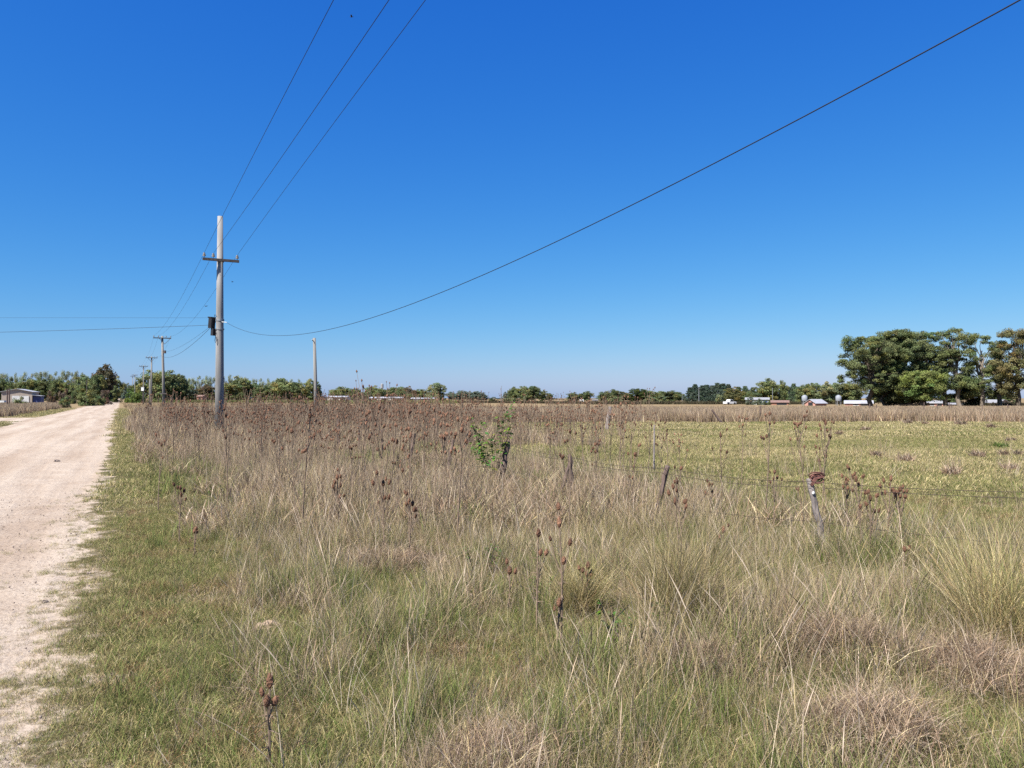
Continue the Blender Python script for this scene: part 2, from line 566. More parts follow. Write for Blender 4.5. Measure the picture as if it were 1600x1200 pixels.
def clump(name, n, R, h, w, lean, curve, pal, seg=3, tip=None, ears=0.0, rng=RNG, bv=True):
    """n blades rooted in a disc of radius R; h, w, lean are (min, max)"""
    az = rng.uniform(0, 2 * np.pi, n)
    rr = R * np.sqrt(rng.random(n))
    ra = rng.uniform(0, 2 * np.pi, n)
    root = np.stack([rr * np.cos(ra), rr * np.sin(ra), np.full(n, -.01)], 1)
    H = rng.uniform(*h, n)
    Wd = rng.uniform(*w, n)
    L0 = np.abs(rng.normal(0, 1, n)) * lean
    cv = rng.uniform(.2, 1, n) * curve
    tw = rng.uniform(0, np.pi, n)
    dirv = np.stack([np.cos(az), np.sin(az), np.zeros(n)], 1)
    wv = np.stack([np.cos(tw), np.sin(tw), np.zeros(n)], 1)
    us = np.linspace(0, 1, seg + 1)
    P = root.copy()
    pts = [P]
    for i in range(seg):
        um = (us[i] + us[i + 1]) / 2
        ang = np.minimum(L0 + cv * um * 1.5, 2.1)
        step = (H / seg)[:, None] * (dirv * np.sin(ang)[:, None] + np.array([0, 0, 1.0]) * np.cos(ang)[:, None])
        P = P + step
        P[:, 2] = np.maximum(P[:, 2], .004)
        pts.append(P)
    cols = np.array([c for c, _ in pal]); pw = np.array([x for _, x in pal], float)
    ci = rng.choice(len(cols), n, p=pw / pw.sum())
    base = ALB * cols[ci] * (np.where(rng.random((n, 1)) < .16, rng.uniform(1.2, 1.55, (n, 1)), rng.uniform(.42, 1.25, (n, 1))) if bv else rng.uniform(.78, 1.2, (n, 1)))
    tipc = base if tip is None else base * .55 + ALB * np.array(tip) * .45
    V, C = [], []
    for i, u in enumerate(us):
        wd = Wd * (1 - .82 * u ** 1.5)
        if ears and i >= seg - 1:
            wd = np.where(rng.random(n) < ears, Wd * (2.2 if i == seg - 1 else .8), wd)
        off = wv * (wd / 2)[:, None]
        V += [pts[i] - off, pts[i] + off]
        cc = base * (1 - u) + tipc * u
        C += [cc, cc]
    V = np.stack(V, 1).reshape(-1, 3)
    C = np.stack(C, 1).reshape(-1, 3)
    k = 2 * (seg + 1)
    F = []
    for i in range(seg):
        F.append(np.array([2 * i, 2 * i + 1, 2 * i + 3, 2 * i + 2]))
    F = (np.arange(n)[:, None, None] * k + np.array(F)[None]).reshape(-1, 4)
    return np_mesh(name, V, F, M_BLADE, C)


def scatter(name, label, cat, meshes, X, Y, scl, idx, rot=None, z=None):
    n = len(X)
    coll = bpy.data.collections.new(name + '_clumps')
    for i, me in enumerate(meshes):
        coll.objects.link(bpy.data.objects.new('%s_clump_%02d' % (name, i), me))
    V = np.stack([X, Y, np.zeros(n) if z is None else z], 1)
    me = bpy.data.meshes.new(name)
    me.vertices.add(n)
    me.vertices.foreach_set('co', V.astype(np.float32).ravel())
    if rot is None:
        rot = np.stack([RNG.normal(0, .05, n), RNG.normal(0, .05, n), RNG.uniform(0, 6.283, n)], 1)
    a = me.attributes.new('rot', 'FLOAT_VECTOR', 'POINT'); a.data.foreach_set('vector', rot.astype(np.float32).ravel())
    a = me.attributes.new('scl', 'FLOAT', 'POINT'); a.data.foreach_set('value', np.asarray(scl, np.float32))
    a = me.attributes.new('idx', 'INT', 'POINT'); a.data.foreach_set('value', np.asarray(idx, np.int32))
    o = link(name, me)
    g = bpy.data.node_groups.new(name + '_nodes', 'GeometryNodeTree')
    g.interface.new_socket('Geometry', in_out='INPUT', socket_type='NodeSocketGeometry')
    g.interface.new_socket('Geometry', in_out='OUTPUT', socket_type='NodeSocketGeometry')
    gi, go = g.nodes.new('NodeGroupInput'), g.nodes.new('NodeGroupOutput')
    ip = g.nodes.new('GeometryNodeInstanceOnPoints')
    ci = g.nodes.new('GeometryNodeCollectionInfo')
    ci.inputs['Collection'].default_value = coll
    ci.inputs['Separate Children'].default_value = True
    ci.inputs['Reset Children'].default_value = True
    ip.inputs['Pick Instance'].default_value = True

    def na(nm, ty):
        q = g.nodes.new('GeometryNodeInputNamedAttribute')
        q.data_type = ty
        q.inputs['Name'].default_value = nm
        return q.outputs['Attribute']
    g.links.new(gi.outputs[0], ip.inputs['Points'])
    g.links.new(ci.outputs[0], ip.inputs['Instance'])
    g.links.new(na('idx', 'INT'), ip.inputs['Instance Index'])
    g.links.new(na('rot', 'FLOAT_VECTOR'), ip.inputs['Rotation'])
    g.links.new(na('scl', 'FLOAT'), ip.inputs['Scale'])
    g.links.new(ip.outputs[0], go.inputs[0])
    md = o.modifiers.new('scatter', 'NODES')
    md.node_group = g
    tag(o, label, cat, kind='stuff')
    return o


def wedge(y0, y1, dens, side=.72, pad=2.5):
    """random points per square metre over the ground the lens could see, between two depths"""
    area = (side * (y0 + y1) + 2 * pad) * (y1 - y0)
    n = int(area * dens)
    w1 = side * y1 + pad
    y = RNG.uniform(y0, y1, int(n * 1.0 * 2 * w1 * (y1 - y0) / area))
    x = RNG.uniform(-w1, w1, len(y))
    k = np.abs(x) < side * y + pad
    return x[k], y[k]


ROADR = lambda s: -.24 + .35 * (noise(s, 0, 2.3, 4) - .5) + .2 * (noise(s, 0, .7, 5) - .5)


def on_road(s, t):
    return ((t < ROADR(s)) & (t > -6.4)) | ((t <= -6.2) & (s > 63.4) & (s < 75.4))


def verge_edge(s):
    return .10 + .75 * noise(s, 2, 2.2, 8) + .007 * np.clip(s, 0, 40)


def dryness(x, y):
    s, t = st(x, y)
    f = fbm(x, y, 1.5, 20)
    return np.clip(.42 + .75 * (f - .5) * 1.6 + .30 * smooth(5.5, 11, y) * (1 - .75 * smooth(3.6, 5.2, t) * (1 - smooth(13, 17, y))) - .08 * (1 - smooth(.2, 1.2, t)), 0, 1)


def mound(x, y):
    return .45 + 1.1 * smooth(.22, .8, .6 * noise(x, y, .75, 25) + .4 * noise(x, y, .34, 26))


class Layer:
    def __init__(s):
        s.X, s.Y, s.S, s.I = [], [], [], []

    def add(s, x, y, scl, idx):
        s.X.append(x); s.Y.append(y); s.S.append(scl); s.I.append(idx)

    def out(s, name, label, cat, meshes):
        z = np.zeros(sum(len(q) for q in s.X))
        if name == 'dead_thatch':
            for i0, hz in HEAPZ: z[i0:i0 + len(hz)] = hz
        return scatter(name, label, cat, meshes, np.concatenate(s.X), np.concatenate(s.Y), np.concatenate(s.S), np.concatenate(s.I), z=z)


def pick(n, lo, hi):
    return RNG.integers(lo, hi, n)


# ---- short turf: verge, underneath the meadow, pasture
turf = [clump('turf', 60, .075, (.025, .12), (.0020, .0036), .55, 1.1, mixpal((GREEN, 2.5), (OLIVE, 5), (STRAW, 3.4)), 3) for _ in range(4)]
turf += [clump('turf', 80, .20, (.03, .11), (.006, .011), .5, .9, mixpal((GREEN, q_), (OLIVE, 5), (STRAW, r_)), 2, bv=False) for q_, r_ in ((2.0, 1.8), (.8, 4), (.3, 9))]
turf += [clump('turf', 110, .45, (.03, .10), (.013, .024), .5, .8, mixpal((OLIVE, 6), (GREEN, q_), (STRAW, r_)), 2, bv=False) for q_, r_ in ((1.8, 2.2), (.6, 5), (.2, 10))]
turf_rust = [clump('turf', 60, .08, (.02, .11), (.002, .0036), .75, 1.1, mixpal((RUST, 4), (BEIGE, 3), (OLIVE, 2)), 3) for _ in range(2)]
turf += [clump('turf', 54, .07, (.015, .065), (.002, .0035), .9, 1.0, mixpal((STRAW, 4), (OLIVE, 3), (BEIGE, 3)), 3) for _ in range(2)]
turf += turf_rust
L = Layer()
x, y = wedge(.8, 15, 400); s, t = st(x, y)
k = (RNG.random(len(x)) < 1 - smooth(7.5, 15, y)) & (t > -1.6) & (t < 12); x, y, s, t = x[k], y[k], s[k], t[k]
e = ROADR(s)
pr = smooth(-.62, .08, t - e + 1.2 * (fbm(x, y, .55, 31) - .5))
pr = np.maximum(pr, .65 * smooth(.50, .68, fbm(x, y, .42, 33)) * smooth(-1.25, -.2, t - e) * (1 - smooth(9, 14, y)))
k = (RNG.random(len(x)) < pr) & (t > -1.6)
x, y, t, e = x[k], y[k], t[k], e[k]
dry = (RNG.random(len(x)) < .25 + .4 * (t < e + .15)) | (fbm(x, y, .7, 35) > .62)
L.add(x, y, RNG.uniform(.6, 1.25, len(x)) * (.55 + .45 * smooth(-.4, .4, t - e)), np.where((fbm(x, y, .6, 39) > .58) & (t > e + .2) & (RNG.random(len(x)) < .5), pick(len(x), 12, 14), np.where(dry, pick(len(x), 10, 12), pick(len(x), 0, 4))))
x, y = wedge(7.5, 32, 34); s, t = st(x, y)
k = ~on_road(s, t) & (RNG.random(len(x)) < .08 + .92 * smooth(7.5, 15, y)) & ((t > -1) | (t < -6.2)); x, y = x[k], y[k]
s, t = st(x, y)
pi_ = lambda x, y, t, n0: n0 + np.clip((3.2 * (fbm(x, y * 2.2, 5, 36) - .5) * 2.1 + 1.3 + RNG.normal(0, .4, len(x))).round(), 0, 2).astype(int)
L.add(x, y, RNG.uniform(.6, 1.2, len(x)) * (.6 + .8 * fbm(x, y, 1.7, 37)) * (.72 + .28 * smooth(9, 18, y)), np.where(t < 2.2, pick(len(x), 4, 6), pi_(x, y, t, 4)))
x, y = wedge(32, 70, 7.5); s, t = st(x, y)
k = ~on_road(s, t); x, y = x[k], y[k]
L.add(x, y, RNG.uniform(.7, 1.3, len(x)) * (.6 + .8 * fbm(x, y, 3, 38)), pi_(x, y, 0, 7))
x, y = wedge(70, 120, 2.5); s, t = st(x, y)
k = ~on_road(s, t) & (t > -10) & (t < 3); x, y = x[k], y[k]
L.add(x, y, RNG.uniform(.9, 1.6, len(x)), pick(len(x), 7, 10))
L.out('short_turf', 'short green and yellowing turf of the verge and the pasture', 'turf', turf)

# ---- green meadow grass
gm = [clump('green_grass', 36, .08, (.06, .28), (.0022, .0040), .32, .6, mixpal((GREEN, 5), (OLIVE, 2.2)), 4, tip=(.28, .27, .11)) for _ in range(5)]
gm += [clump('green_grass', 40, .18, (.10, .34), (.006, .011), .28, .6, mixpal((GREEN, 4), (OLIVE, 4)), 3, tip=(.30, .28, .12)) for _ in range(4)]
L = Layer()
x, y = wedge(.8, 12.5, 120); s, t = st(x, y)
d = dryness(x, y)
k = (t > verge_edge(s) - .3) & (t < 9) & (RNG.random(len(x)) < (1.0 - .75 * d) * (1 - smooth(8, 12.5, y))); x, y, t = x[k], y[k], t[k]
L.add(x, y, RNG.uniform(.6, 1.15, len(x)) * (.55 + .45 * smooth(.2, 1.8, t)) * mound(x, y), pick(len(x), 0, 5))
x, y = wedge(8, 30, 16); s, t = st(x, y)
k = (t > verge_edge(s)) & (t < 9.5) & (RNG.random(len(x)) < (.85 - .6 * dryness(x, y)) * smooth(8, 12, y)); x, y = x[k], y[k]
L.add(x, y, RNG.uniform(.6, 1.2, len(x)), pick(len(x), 5, 9))
L.out('green_meadow_grass', 'green knee high grass growing through the dry stalks', 'grass', gm)

# ---- straw stalks
sm = [clump('straw', 27, .10, (.08, .46), (.0014, .0028), .30, .34, mixpal((STRAW, 3.0), (BEIGE, 4), (OLIVE, 1.2)), 4, ears=.12) for _ in range(6)]
sm += [clump('straw', 34, .22, (.15, .64), (.0030, .0058), .28, .36, mixpal((STRAW, 1.7), (BEIGE, 5), (PINK, 1.2)), 3) for _ in range(4)]
sm += [clump('straw', 34, .45, (.3, .8), (.010, .019), .22, .4, mixpal((STRAW, 1.6), (BEIGE, 5), (PINK, 1.6)), 3) for _ in range(4)]
L = Layer()
x, y = wedge(.8, 12.5, 135); s, t = st(x, y)
k = (t > verge_edge(s) - .1) & (RNG.random(len(x)) < (.16 + .95 * dryness(x, y)) * (.40 + .60 * smooth(.2, 1.4, t)) * (1 - smooth(8, 12.5, y)) * (1 - .9 * smooth(7, 9, t))); x, y, t = x[k], y[k], t[k]
L.add(x, y, RNG.uniform(.5, 1.1, len(x)) * (.6 + .4 * smooth(.2, 1.6, t)) * mound(x, y), pick(len(x), 0, 6))
x, y = wedge(7.5, 26, 26); s, t = st(x, y)
pr = (.15 + .95 * dryness(x, y)) * (1 - .985 * smooth(7.0, 9.2, t + 2.5 * (fbm(x, y, 3, 41) - .5)))
pr = pr * (.35 + .65 * smooth(.4, 2.2, t)) * smooth(7.5, 13, y)
k = (t > verge_edge(s)) & (RNG.random(len(x)) < pr); x, y, t = x[k], y[k], t[k]
L.add(x, y, RNG.uniform(.5, 1.15, len(x)) * (.5 + .5 * smooth(.4, 2.6, t)) * (.6 + 1.0 * fbm(x, y, 1.4, 27)) * (1 - .42 * smooth(3.9, 4.8, t) * (1 - smooth(6.9, 7.8, t)) * smooth(12, 15, y)), pick(len(x), 6, 10))
x, y = wedge(26, 54, 9); s, t = st(x, y)
pr = 1 - smooth(12, 17, t + 4 * (fbm(x, y, 5, 42) - .5))
k = (t > verge_edge(s)) & (RNG.random(len(x)) < pr); x, y, t = x[k], y[k], t[k]
L.add(x, y, RNG.uniform(.6, 1.15, len(x)), pick(len(x), 10, 14))
L.out('dry_meadow_straw', 'dry straw coloured stalks standing in the meadow', 'dry grass', sm)

# ---- fuzzy dead twigs and thatch
HEAPZ = []
tm = [clump('thatch', 80, .17, (.08, .34), (.002, .0038), .85, 1.3, mixpal((PINK, 4), (BEIGE, 4), (STRAW, 1)), 4) for _ in range(5)]
tm += [clump('thatch', 60, .30, (.2, .5), (.008, .013), .6, 1.1, mixpal((PINK, 3.5), (BEIGE, 4), (STRAW, 1)), 3) for _ in range(3)]
L = Layer()
x, y = wedge(.8, 9.5, 46); s, t = st(x, y)
f = fbm(x, y, 1.1, 50)
blob = sum(np.exp(-(((x - bx_) / rx_) ** 2 + ((y - by_) / ry_) ** 2)) for bx_, by_, rx_, ry_ in ((2.0, 4.9, .55, .5), (1.75, 3.75, .5, .35), (2.7, 4.6, .5, .6), (-.1, 3.5, .35, .3), (1.5, 6.0, .5, .6)))
pr = smooth(.52, .62, f) * .8 + .06 + .9 * blob
k = (t > verge_edge(s) + .1) & (RNG.random(len(x)) < pr); x, y = x[k], y[k]
L.add(x, y, RNG.uniform(.5, 1.2, len(x)) * mound(x, y), pick(len(x), 0, 5))
x, y = wedge(9.5, 30, 9); s, t = st(x, y)
pr = smooth(.40, .56, fbm(x, y, 2.2, 51)) * (1 - smooth(7, 9, t))
k = (t > verge_edge(s) + .1) & (RNG.random(len(x)) < pr); x, y = x[k], y[k]
L.add(x, y, RNG.uniform(.7, 1.3, len(x)), pick(len(x), 5, 8))
for bx_, by_, rx_, ry_, hz_ in ((2.05, 4.85, .42, .32, .20), (1.72, 3.62, .36, .26, .16), (2.75, 4.5, .4, .4, .14), (-.1, 3.45, .25, .2, .06), (1.35, 6.1, .4, .3, .12), (1.15, 4.6, .25, .2, .1), (3.1, 6.2, .5, .4, .12), (-1.2, 7.5, .5, .4, .1)):
    m_ = 62
    ax_ = RNG.normal(0, 1, m_); ay_ = RNG.normal(0, 1, m_)
    L.add(bx_ + ax_ * rx_ * .6, by_ + ay_ * ry_ * .6, RNG.uniform(.6, 1.0, m_), pick(m_, 0, 5))
    HEAPZ.append((sum(len(q) for q in L.X) - m_, hz_ * np.exp(-(ax_ ** 2 + ay_ ** 2) / 2.5)))
L.out('dead_thatch', 'tangled pinkish brown dead grass lying in patches', 'dead grass', tm)

# ---- arching straw tussock grass around the fence on the right
am = [clump('arching_grass', 70, .12, (.22, .74), (.0015, .0028), .38, .6, mixpal((STRAW, 5), (OLIVE, 4)), 5) for _ in range(4)]
L = Layer()
x, y = wedge(2.5, 10, 9); s, t = st(x, y)
pr = smooth(3.6, 5.2, t) * smooth(.38, .62, fbm(x, y, 1.6, 60))
k = (RNG.random(len(x)) < pr) & (t < 9); x, y = x[k], y[k]
L.add(x, y, RNG.uniform(.5, .95, len(x)), pick(len(x), 0, 4))
L.out('arching_straw_grass', 'long arching yellow straw grass around the fence', 'grass', am)

# ---- long loose dead stalks
lm = [clump('long_stalk', 3, .05, (.2, .75), (.0016, .0036), .5, .5, [((.60, .50, .36), 3), ((.56, .47, .38), 3), ((.46, .34, .22), 2)], 5) for _ in range(6)]
L = Layer()
x, y = wedge(1.5, 14, 12); s, t = st(x, y)
k = (t > verge_edge(s) + .2) & (t < 9); x, y = x[k], y[k]
L.add(x, y, RNG.uniform(.6, 1.1, len(x)), pick(len(x), 0, 6))
L.out('long_dead_stalks', 'long bleached stalks leaning over the meadow grass', 'dead stalks', lm)

# ---- tall dry band across the far side of the pasture, and left of the road
bm_ = [clump('tall_dry_grass', 80, .6, (.45, .92), (.018, .034), .15, .35, mixpal((BEIGE, 5), (PINK, 3.5), (STRAW, .8)), 3, tip=(.40, .30, .20)) for _ in range(5)]
bm_ += [clump('tall_dry_grass', 70, .9, (.25, .5), (.035, .07), .2, .3, mixpal((BEIGE, 4), (STRAW, 3), (PINK, 2)), 2, tip=(.46, .33, .17)) for _ in range(4)]
L = Layer()
x, y = wedge(50, 76, 4.2); s, t = st(x, y)
edge = 52 + 5 * (fbm(x, y, 7, 70) - .5) + 4 * smooth(20, 5, x) * 0
k = (t > 1.4 + 1.5 * noise(x, y, 5, 72)) & (y > edge); x, y = x[k], y[k]
L.add(x, y, RNG.uniform(.75, 1.15, len(x)), pick(len(x), 0, 5))
x, y = wedge(76, 126, 1.1); s, t = st(x, y)
k = t > 1.5; x, y = x[k], y[k]
L.add(x, y, RNG.uniform(.7, 1.0, len(x)), pick(len(x), 5, 9))
x, y = wedge(126, 230, .7); s, t = st(x, y)
k = (t > 1.2) & (t < 40); x, y = x[k], y[k]
L.add(x, y, RNG.uniform(.7, 1.0, len(x)), pick(len(x), 5, 9))
x, y = wedge(45, 150, 2.6, pad=6); s, t = st(x, y)
k = (t < -9.0 + 2 * (fbm(x, y, 6, 71) - .5)) & (s > 76.5); x, y = x[k], y[k]
L.add(x, y, RNG.uniform(.65, 1.15, len(x)), pick(len(x), 0, 5))
L.out('tall_dry_grass', 'tall pinkish beige dry grass in a band across the far field', 'dry grass', bm_)

# ---- gravel on the road
def pebble(name):
    b = MB(); b.egg((0, 0, .3), (rnd.uniform(-1, 1), rnd.uniform(-1, 1), .5), .5, 1.0, 4, 6, 0, .25)
    return b.mesh(name, M_PEB)


M_PEB = simple_mat('pebble', (.33, .26, .21), .95, 2, .4)
pm = [pebble('pebble') for _ in range(4)]
x, y = wedge(1, 14, 40); s, t = st(x, y)
k = (t < ROADR(s) - .05) & (t > -6) & (RNG.random(len(x)) < smooth(.42, .62, fbm(x, y, 1.2, 80)) + .1); x, y = x[k], y[k]
scatter('road_gravel', 'small loose stones scattered on the dirt road', 'gravel', pm, x, y,
        .006 + .016 * RNG.random(len(x)) ** 3, pick(len(x), 0, 4), z=np.full(len(x), .02))

# ------------------------------------------------------------------ teasels
def curve_pts(p0, d0, length, n, bend, jig=.0):
    p = Vector(p0); d = Vector(d0).normalized(); pts = [p.copy()]
    for i in range(n):
        d = (d + Vector(bend) + Vector((rnd.uniform(-jig, jig), rnd.uniform(-jig, jig), 0))).normalized()
        p = p + d * (length / n)
        pts.append(p.copy())
    return pts, d


def teasel_geometry(H, nb, lean, k=1.0):
    """returns stems as tubes [(pts, r0, r1)] and heads [(centre, axis, r, L)]"""
    stems, heads = [], []
    pts, d = curve_pts((0, 0, -.02), (lean * rnd.uniform(-1, 1), lean * rnd.uniform(-1, 1), 1), H, 6, (0, 0, .02), .035)
    stems.append((pts, .0085 * k, .0045 * k))
    heads.append((pts[-1] + d * .03, d, rnd.uniform(.0155, .019), rnd.uniform(.060, .080)))
    for i in range(nb):
        u = rnd.uniform(.42, .9)
        f = u * 6; a = int(f); p = pts[a].lerp(pts[min(a + 1, 6)], f - a)
        az = i * 2.4 + rnd.uniform(-.5, .5)
        L_ = max(.13, H * rnd.uniform(.2, .5) * (1.15 - .5 * u))
        q, dd = curve_pts(p, (math.cos(az) * .6, math.sin(az) * .6, 1), L_, 4, (0, 0, .28), .03)
        stems.append((q, .005 * k, .003 * k))
        sc = rnd.uniform(.6, 1.0)
        heads.append((q[-1] + dd * .025, dd, .0165 * sc, .064 * sc))
        if rnd.random() < .3:
            q2, d2 = curve_pts(q[2], (math.cos(az + 1.5) * .6, math.sin(az + 1.5) * .6, 1), L_ * .5, 3, (0, 0, .2), .03)
            stems.append((q2, .004 * k, .0028 * k))
            heads.append((q2[-1] + d2 * .02, d2, .015, .05))
    return stems, heads


def head_fine(b, c, ax, r, L_):
    b.egg(c, ax, r, L_, 9, 10, 0, .16)
    px, py, a = frame(ax)
    for i in range(46):
        an = rnd.uniform(0, 6.283); u = rnd.uniform(-.42, .5)
        rr = r * math.sqrt(max(0, 1 - (2 * u) ** 2 * .95))
        o = px * math.cos(an) + py * math.sin(an)
        p = c + a * (u * L_) + o * rr * .9
        b.spike(p, p + o * r * .32 + a * r * .35, .0016, 0)
    for i in range(7):
        an = i * .9 + rnd.random()
        o = px * math.cos(an) + py * math.sin(an)
        p = c - a * (L_ * .48)
        b.spike(p, p + o * r * 1.35 + a * r * rnd.uniform(.2, 1.4), .0022, 0)


def teasel_hero(loc, H, nb, lean, label, seed, rz=0):
    rnd.seed(seed)
    st_, hd = teasel_geometry(H, nb, lean)
    root = empty('teasel', loc, label, 'teasel', 'dried teasels of the roadside meadow', rz)
    b = MB()
    for pts, r0, r1 in st_:
        b.tube(pts, [r0 + (r1 - r0) * i / (len(pts) - 1) for i in range(len(pts))], 5)
    main = st_[0][0]
    for i in range(16):
        j = rnd.randrange(1, 5); p = main[j].lerp(main[j + 1], rnd.random()); an = rnd.uniform(0, 6.28)
        o = Vector((math.cos(an), math.sin(an), rnd.uniform(-.6, .3)))
        b.spike(p, p + o * rnd.uniform(.02, .07), .005)
    b.build('stem', M_STEM, root)
    for c, ax, r, L_ in hd:
        h = MB(); head_fine(h, Vector((0, 0, 0)), ax, r, L_)
        h.build('seed_head', M_HEAD, root, c)
    return root


# (stem px, base row, top row, branches, lean, label)
HEROES = [
    (424, 1190, 1046, 2, .05, 'short dark teasel with three heads, nearest to the road at bottom left'),
    (876, 1010, 806, 4, .03, 'dead teasel with large heads in front of the yellow tussock, its stalk dark and upright'),
    (838, 985, 824, 1, .03, 'slim teasel with one big head just left of the upright dark stalk'),
    (915, 965, 874, 2, .03, 'low teasel with rusty head close to the yellow tussock'),
    (795, 955, 882, 2, .03, 'low thin teasel beside the broad leaved green weed'),
    (603, 880, 748, 7, .05, 'teasel with a cluster of orange brown heads in pale straw left of centre'),
    (530, 850, 738, 8, .06, 'leaning teasel with eight small heads in straw, left of the orange brown cluster'),
    (282, 850, 756, 5, .05, 'teasel with round dark head near the verge, beside a bare black stem'),
    (249, 800, 690, 3, .02, 'bare blackened teasel stem rising at the edge of the verge'),
    (306, 870, 822, 2, .03, 'little brown teasel low in the green verge grass'),
    (1066, 870, 745, 6, .04, 'pale stalked teasel standing in the yellow tussock'),
    (1060, 905, 775, 3, .05, 'broken grey teasel stalk over the yellow tussock'),
    (1110, 820, 752, 4, .05, 'teasel with drooping dark heads right of the leaning brown post'),
    (1130, 880, 820, 2, .05, 'low pair of teasel heads right of the yellow tussock'),
    (1283, 800, 656, 12, .05, 'tallest lone teasel behind the fence post with rusty wire'),
    (1345, 870, 742, 9, .10, 'bushy teasel with many heads beside the grey leaning post'),
    (1382, 865, 740, 7, .10, 'bushy teasel under the barbed wire, right of its many headed neighbour'),
    (1355, 880, 768, 6, .12, 'wide spreading teasel lowest in the bunch by the grey leaning post'),
    (1207, 830, 732, 5, .03, 'dark spindly teasel left of the grey leaning post'),
    (1245, 790, 770, 1, .03, 'single low teasel head tucked behind the grey leaning post'),
    (1158, 760, 660, 4, .03, 'slender teasel alone in the short pasture behind the leaning brown post'),
    (1044, 748, 675, 3, .03, 'slender teasel beside the thin pale post in the pasture'),
    (1012, 752, 660, 3, .03, 'slender teasel left of the thin pale post in the pasture'),
    (1290, 790, 715, 3, .08, 'short teasel at the foot of the tallest lone teasel'),
    (870, 1010, 930, 2, .05, 'tiny dark teasel head low in the grass below the big headed teasel'),
    (1402, 868, 758, 8, .10, 'rightmost bushy teasel of the bunch under the barbed wire'),
    (1322, 860, 748, 6, .07, 'upright teasel between the grey leaning post and the bushy bunch'),
    (640, 885, 780, 5, .06, 'thin teasel just right of the orange brown cluster in the pale straw'),
    (985, 800, 705, 6, .05, 'slim branching teasel left of the leaning brown post'),
    (935, 790, 690, 7, .05, 'branching teasel right of the post with the fallen stake'),
    (1410, 900, 885, 1, .05, 'tiny teasel head deep in the straw below the barbed wire'),
]
for i, (px, by, ty, nb, lean, lab) in enumerate(HEROES):
    X_, d_ = ground(px, by)
    H_ = max(.25, zat(ty, d_) - .05)
    teasel_hero((X_, d_, 0), H_, nb, lean, lab, 100 + i, rnd.uniform(0, 6))
rnd.seed(77)

# mid distance: single meshes, a few shapes
def teasel_mid(H, nb, k, low):
    st_, hd = teasel_geometry(H, nb, .07, k)
    b = MB()
    for pts, r0, r1 in st_:
        b.tube(pts, [r0 + (r1 - r0) * i / (len(pts) - 1) for i in range(len(pts))], 3 if low else 4, 0, False)
    for c, ax, r, L_ in hd:
        b.egg(c, ax, r * (1.25 if low else 1.12), L_ * 1.08, 4 if low else 6, 5 if low else 7, 1, .15)
    return b.mesh('teasel', [M_STEM, M_HEAD])


MID = [teasel_mid(rnd.uniform(1.05, 1.5), rnd.randrange(3, 10), 1.0, False) for _ in range(10)]
LOW = [teasel_mid(rnd.uniform(1.0, 1.6), rnd.randrange(2, 9), 1.35, True) for _ in range(8)]


def stand_density(x, y):
    s, t = st(x, y)
    r = x / y * FPX + 800
    p = (.32 * smooth(7.5, 9, y) + .68 * smooth(9.5, 15, y)) * (1 - smooth(36, 50, y))
    p = p * smooth(.5, 1.5, t)
    p = p * (1 - .78 * smooth(660, 760, r) ) * (1 - smooth(960, 1030, r) * (1 - .75 * (t < 8.6) * (r < 1330)))
    p = p * (.35 + .65 * smooth(.35, .6, fbm(x, y, 3.5, 90)))
    gap = smooth(3.9, 4.8, t) * (1 - smooth(6.9, 7.8, t)) * (1 - smooth(25, 29, y))
    p = p * (1 - .93 * gap) * (.5 + .5 * smooth(360, 440, r)) * (1 + .6 * smooth(7.2, 8.5, t) * (1 - smooth(24, 34, y)))
    return p


x, y = wedge(7.5, 50, 6.0)
k = RNG.random(len(x)) < stand_density(x, y)
x, y = x[k], y[k]
o_ = np.argsort(y)
x, y = x[o_], y[o_]
for i in range(min(268, len(x))):
    o = link('teasel', MID[i % len(MID)], None, (x[i], y[i], 0))
    o.rotation_euler = (0, 0, rnd.uniform(0, 6.28))
    sc = rnd.uniform(.78, 1.12)
    o.scale = (sc, sc, sc)
    tag(o, 'thin brown dried teasel near the front of the crowded stand around the old fence posts', 'teasel', 'teasels at the front of the crowded stand')
xs, ys = x[268:], y[268:]
scatter('teasel_stand', 'dense mass of brown dried teasels filling the meadow below the concrete pole', 'teasel stand',
        LOW, xs, ys, RNG.uniform(.75, 1.15, len(xs)), pick(len(xs), 0, len(LOW)))
print('teasels', len(x))
# the few that stand above the skyline
TALL = [(571, 601, 'tallest teasel of the stand, its heads above the far trees'), (566, 612, 'tall teasel just left of the tallest one against the far trees'),
        (604, 615, 'tall teasel against the far white sheds right of the tallest one'), (585, 622, 'tall teasel between the two that top the stand'),
        (648, 640, 'tall straight teasel over the old fence right of the tall group')]
for i, (px, ty, lab) in enumerate(TALL):
    d_ = 15.5 + i * .6
    X_ = (px - 800) / FPX * d_
    rnd.seed(300 + i)
    me = teasel_mid(zat(ty, d_) - .04, 9, 1.1, False)
    o = link('teasel', me, None, (X_, d_, 0))
    tag(o, lab, 'teasel', 'tall teasels rising above the stand')

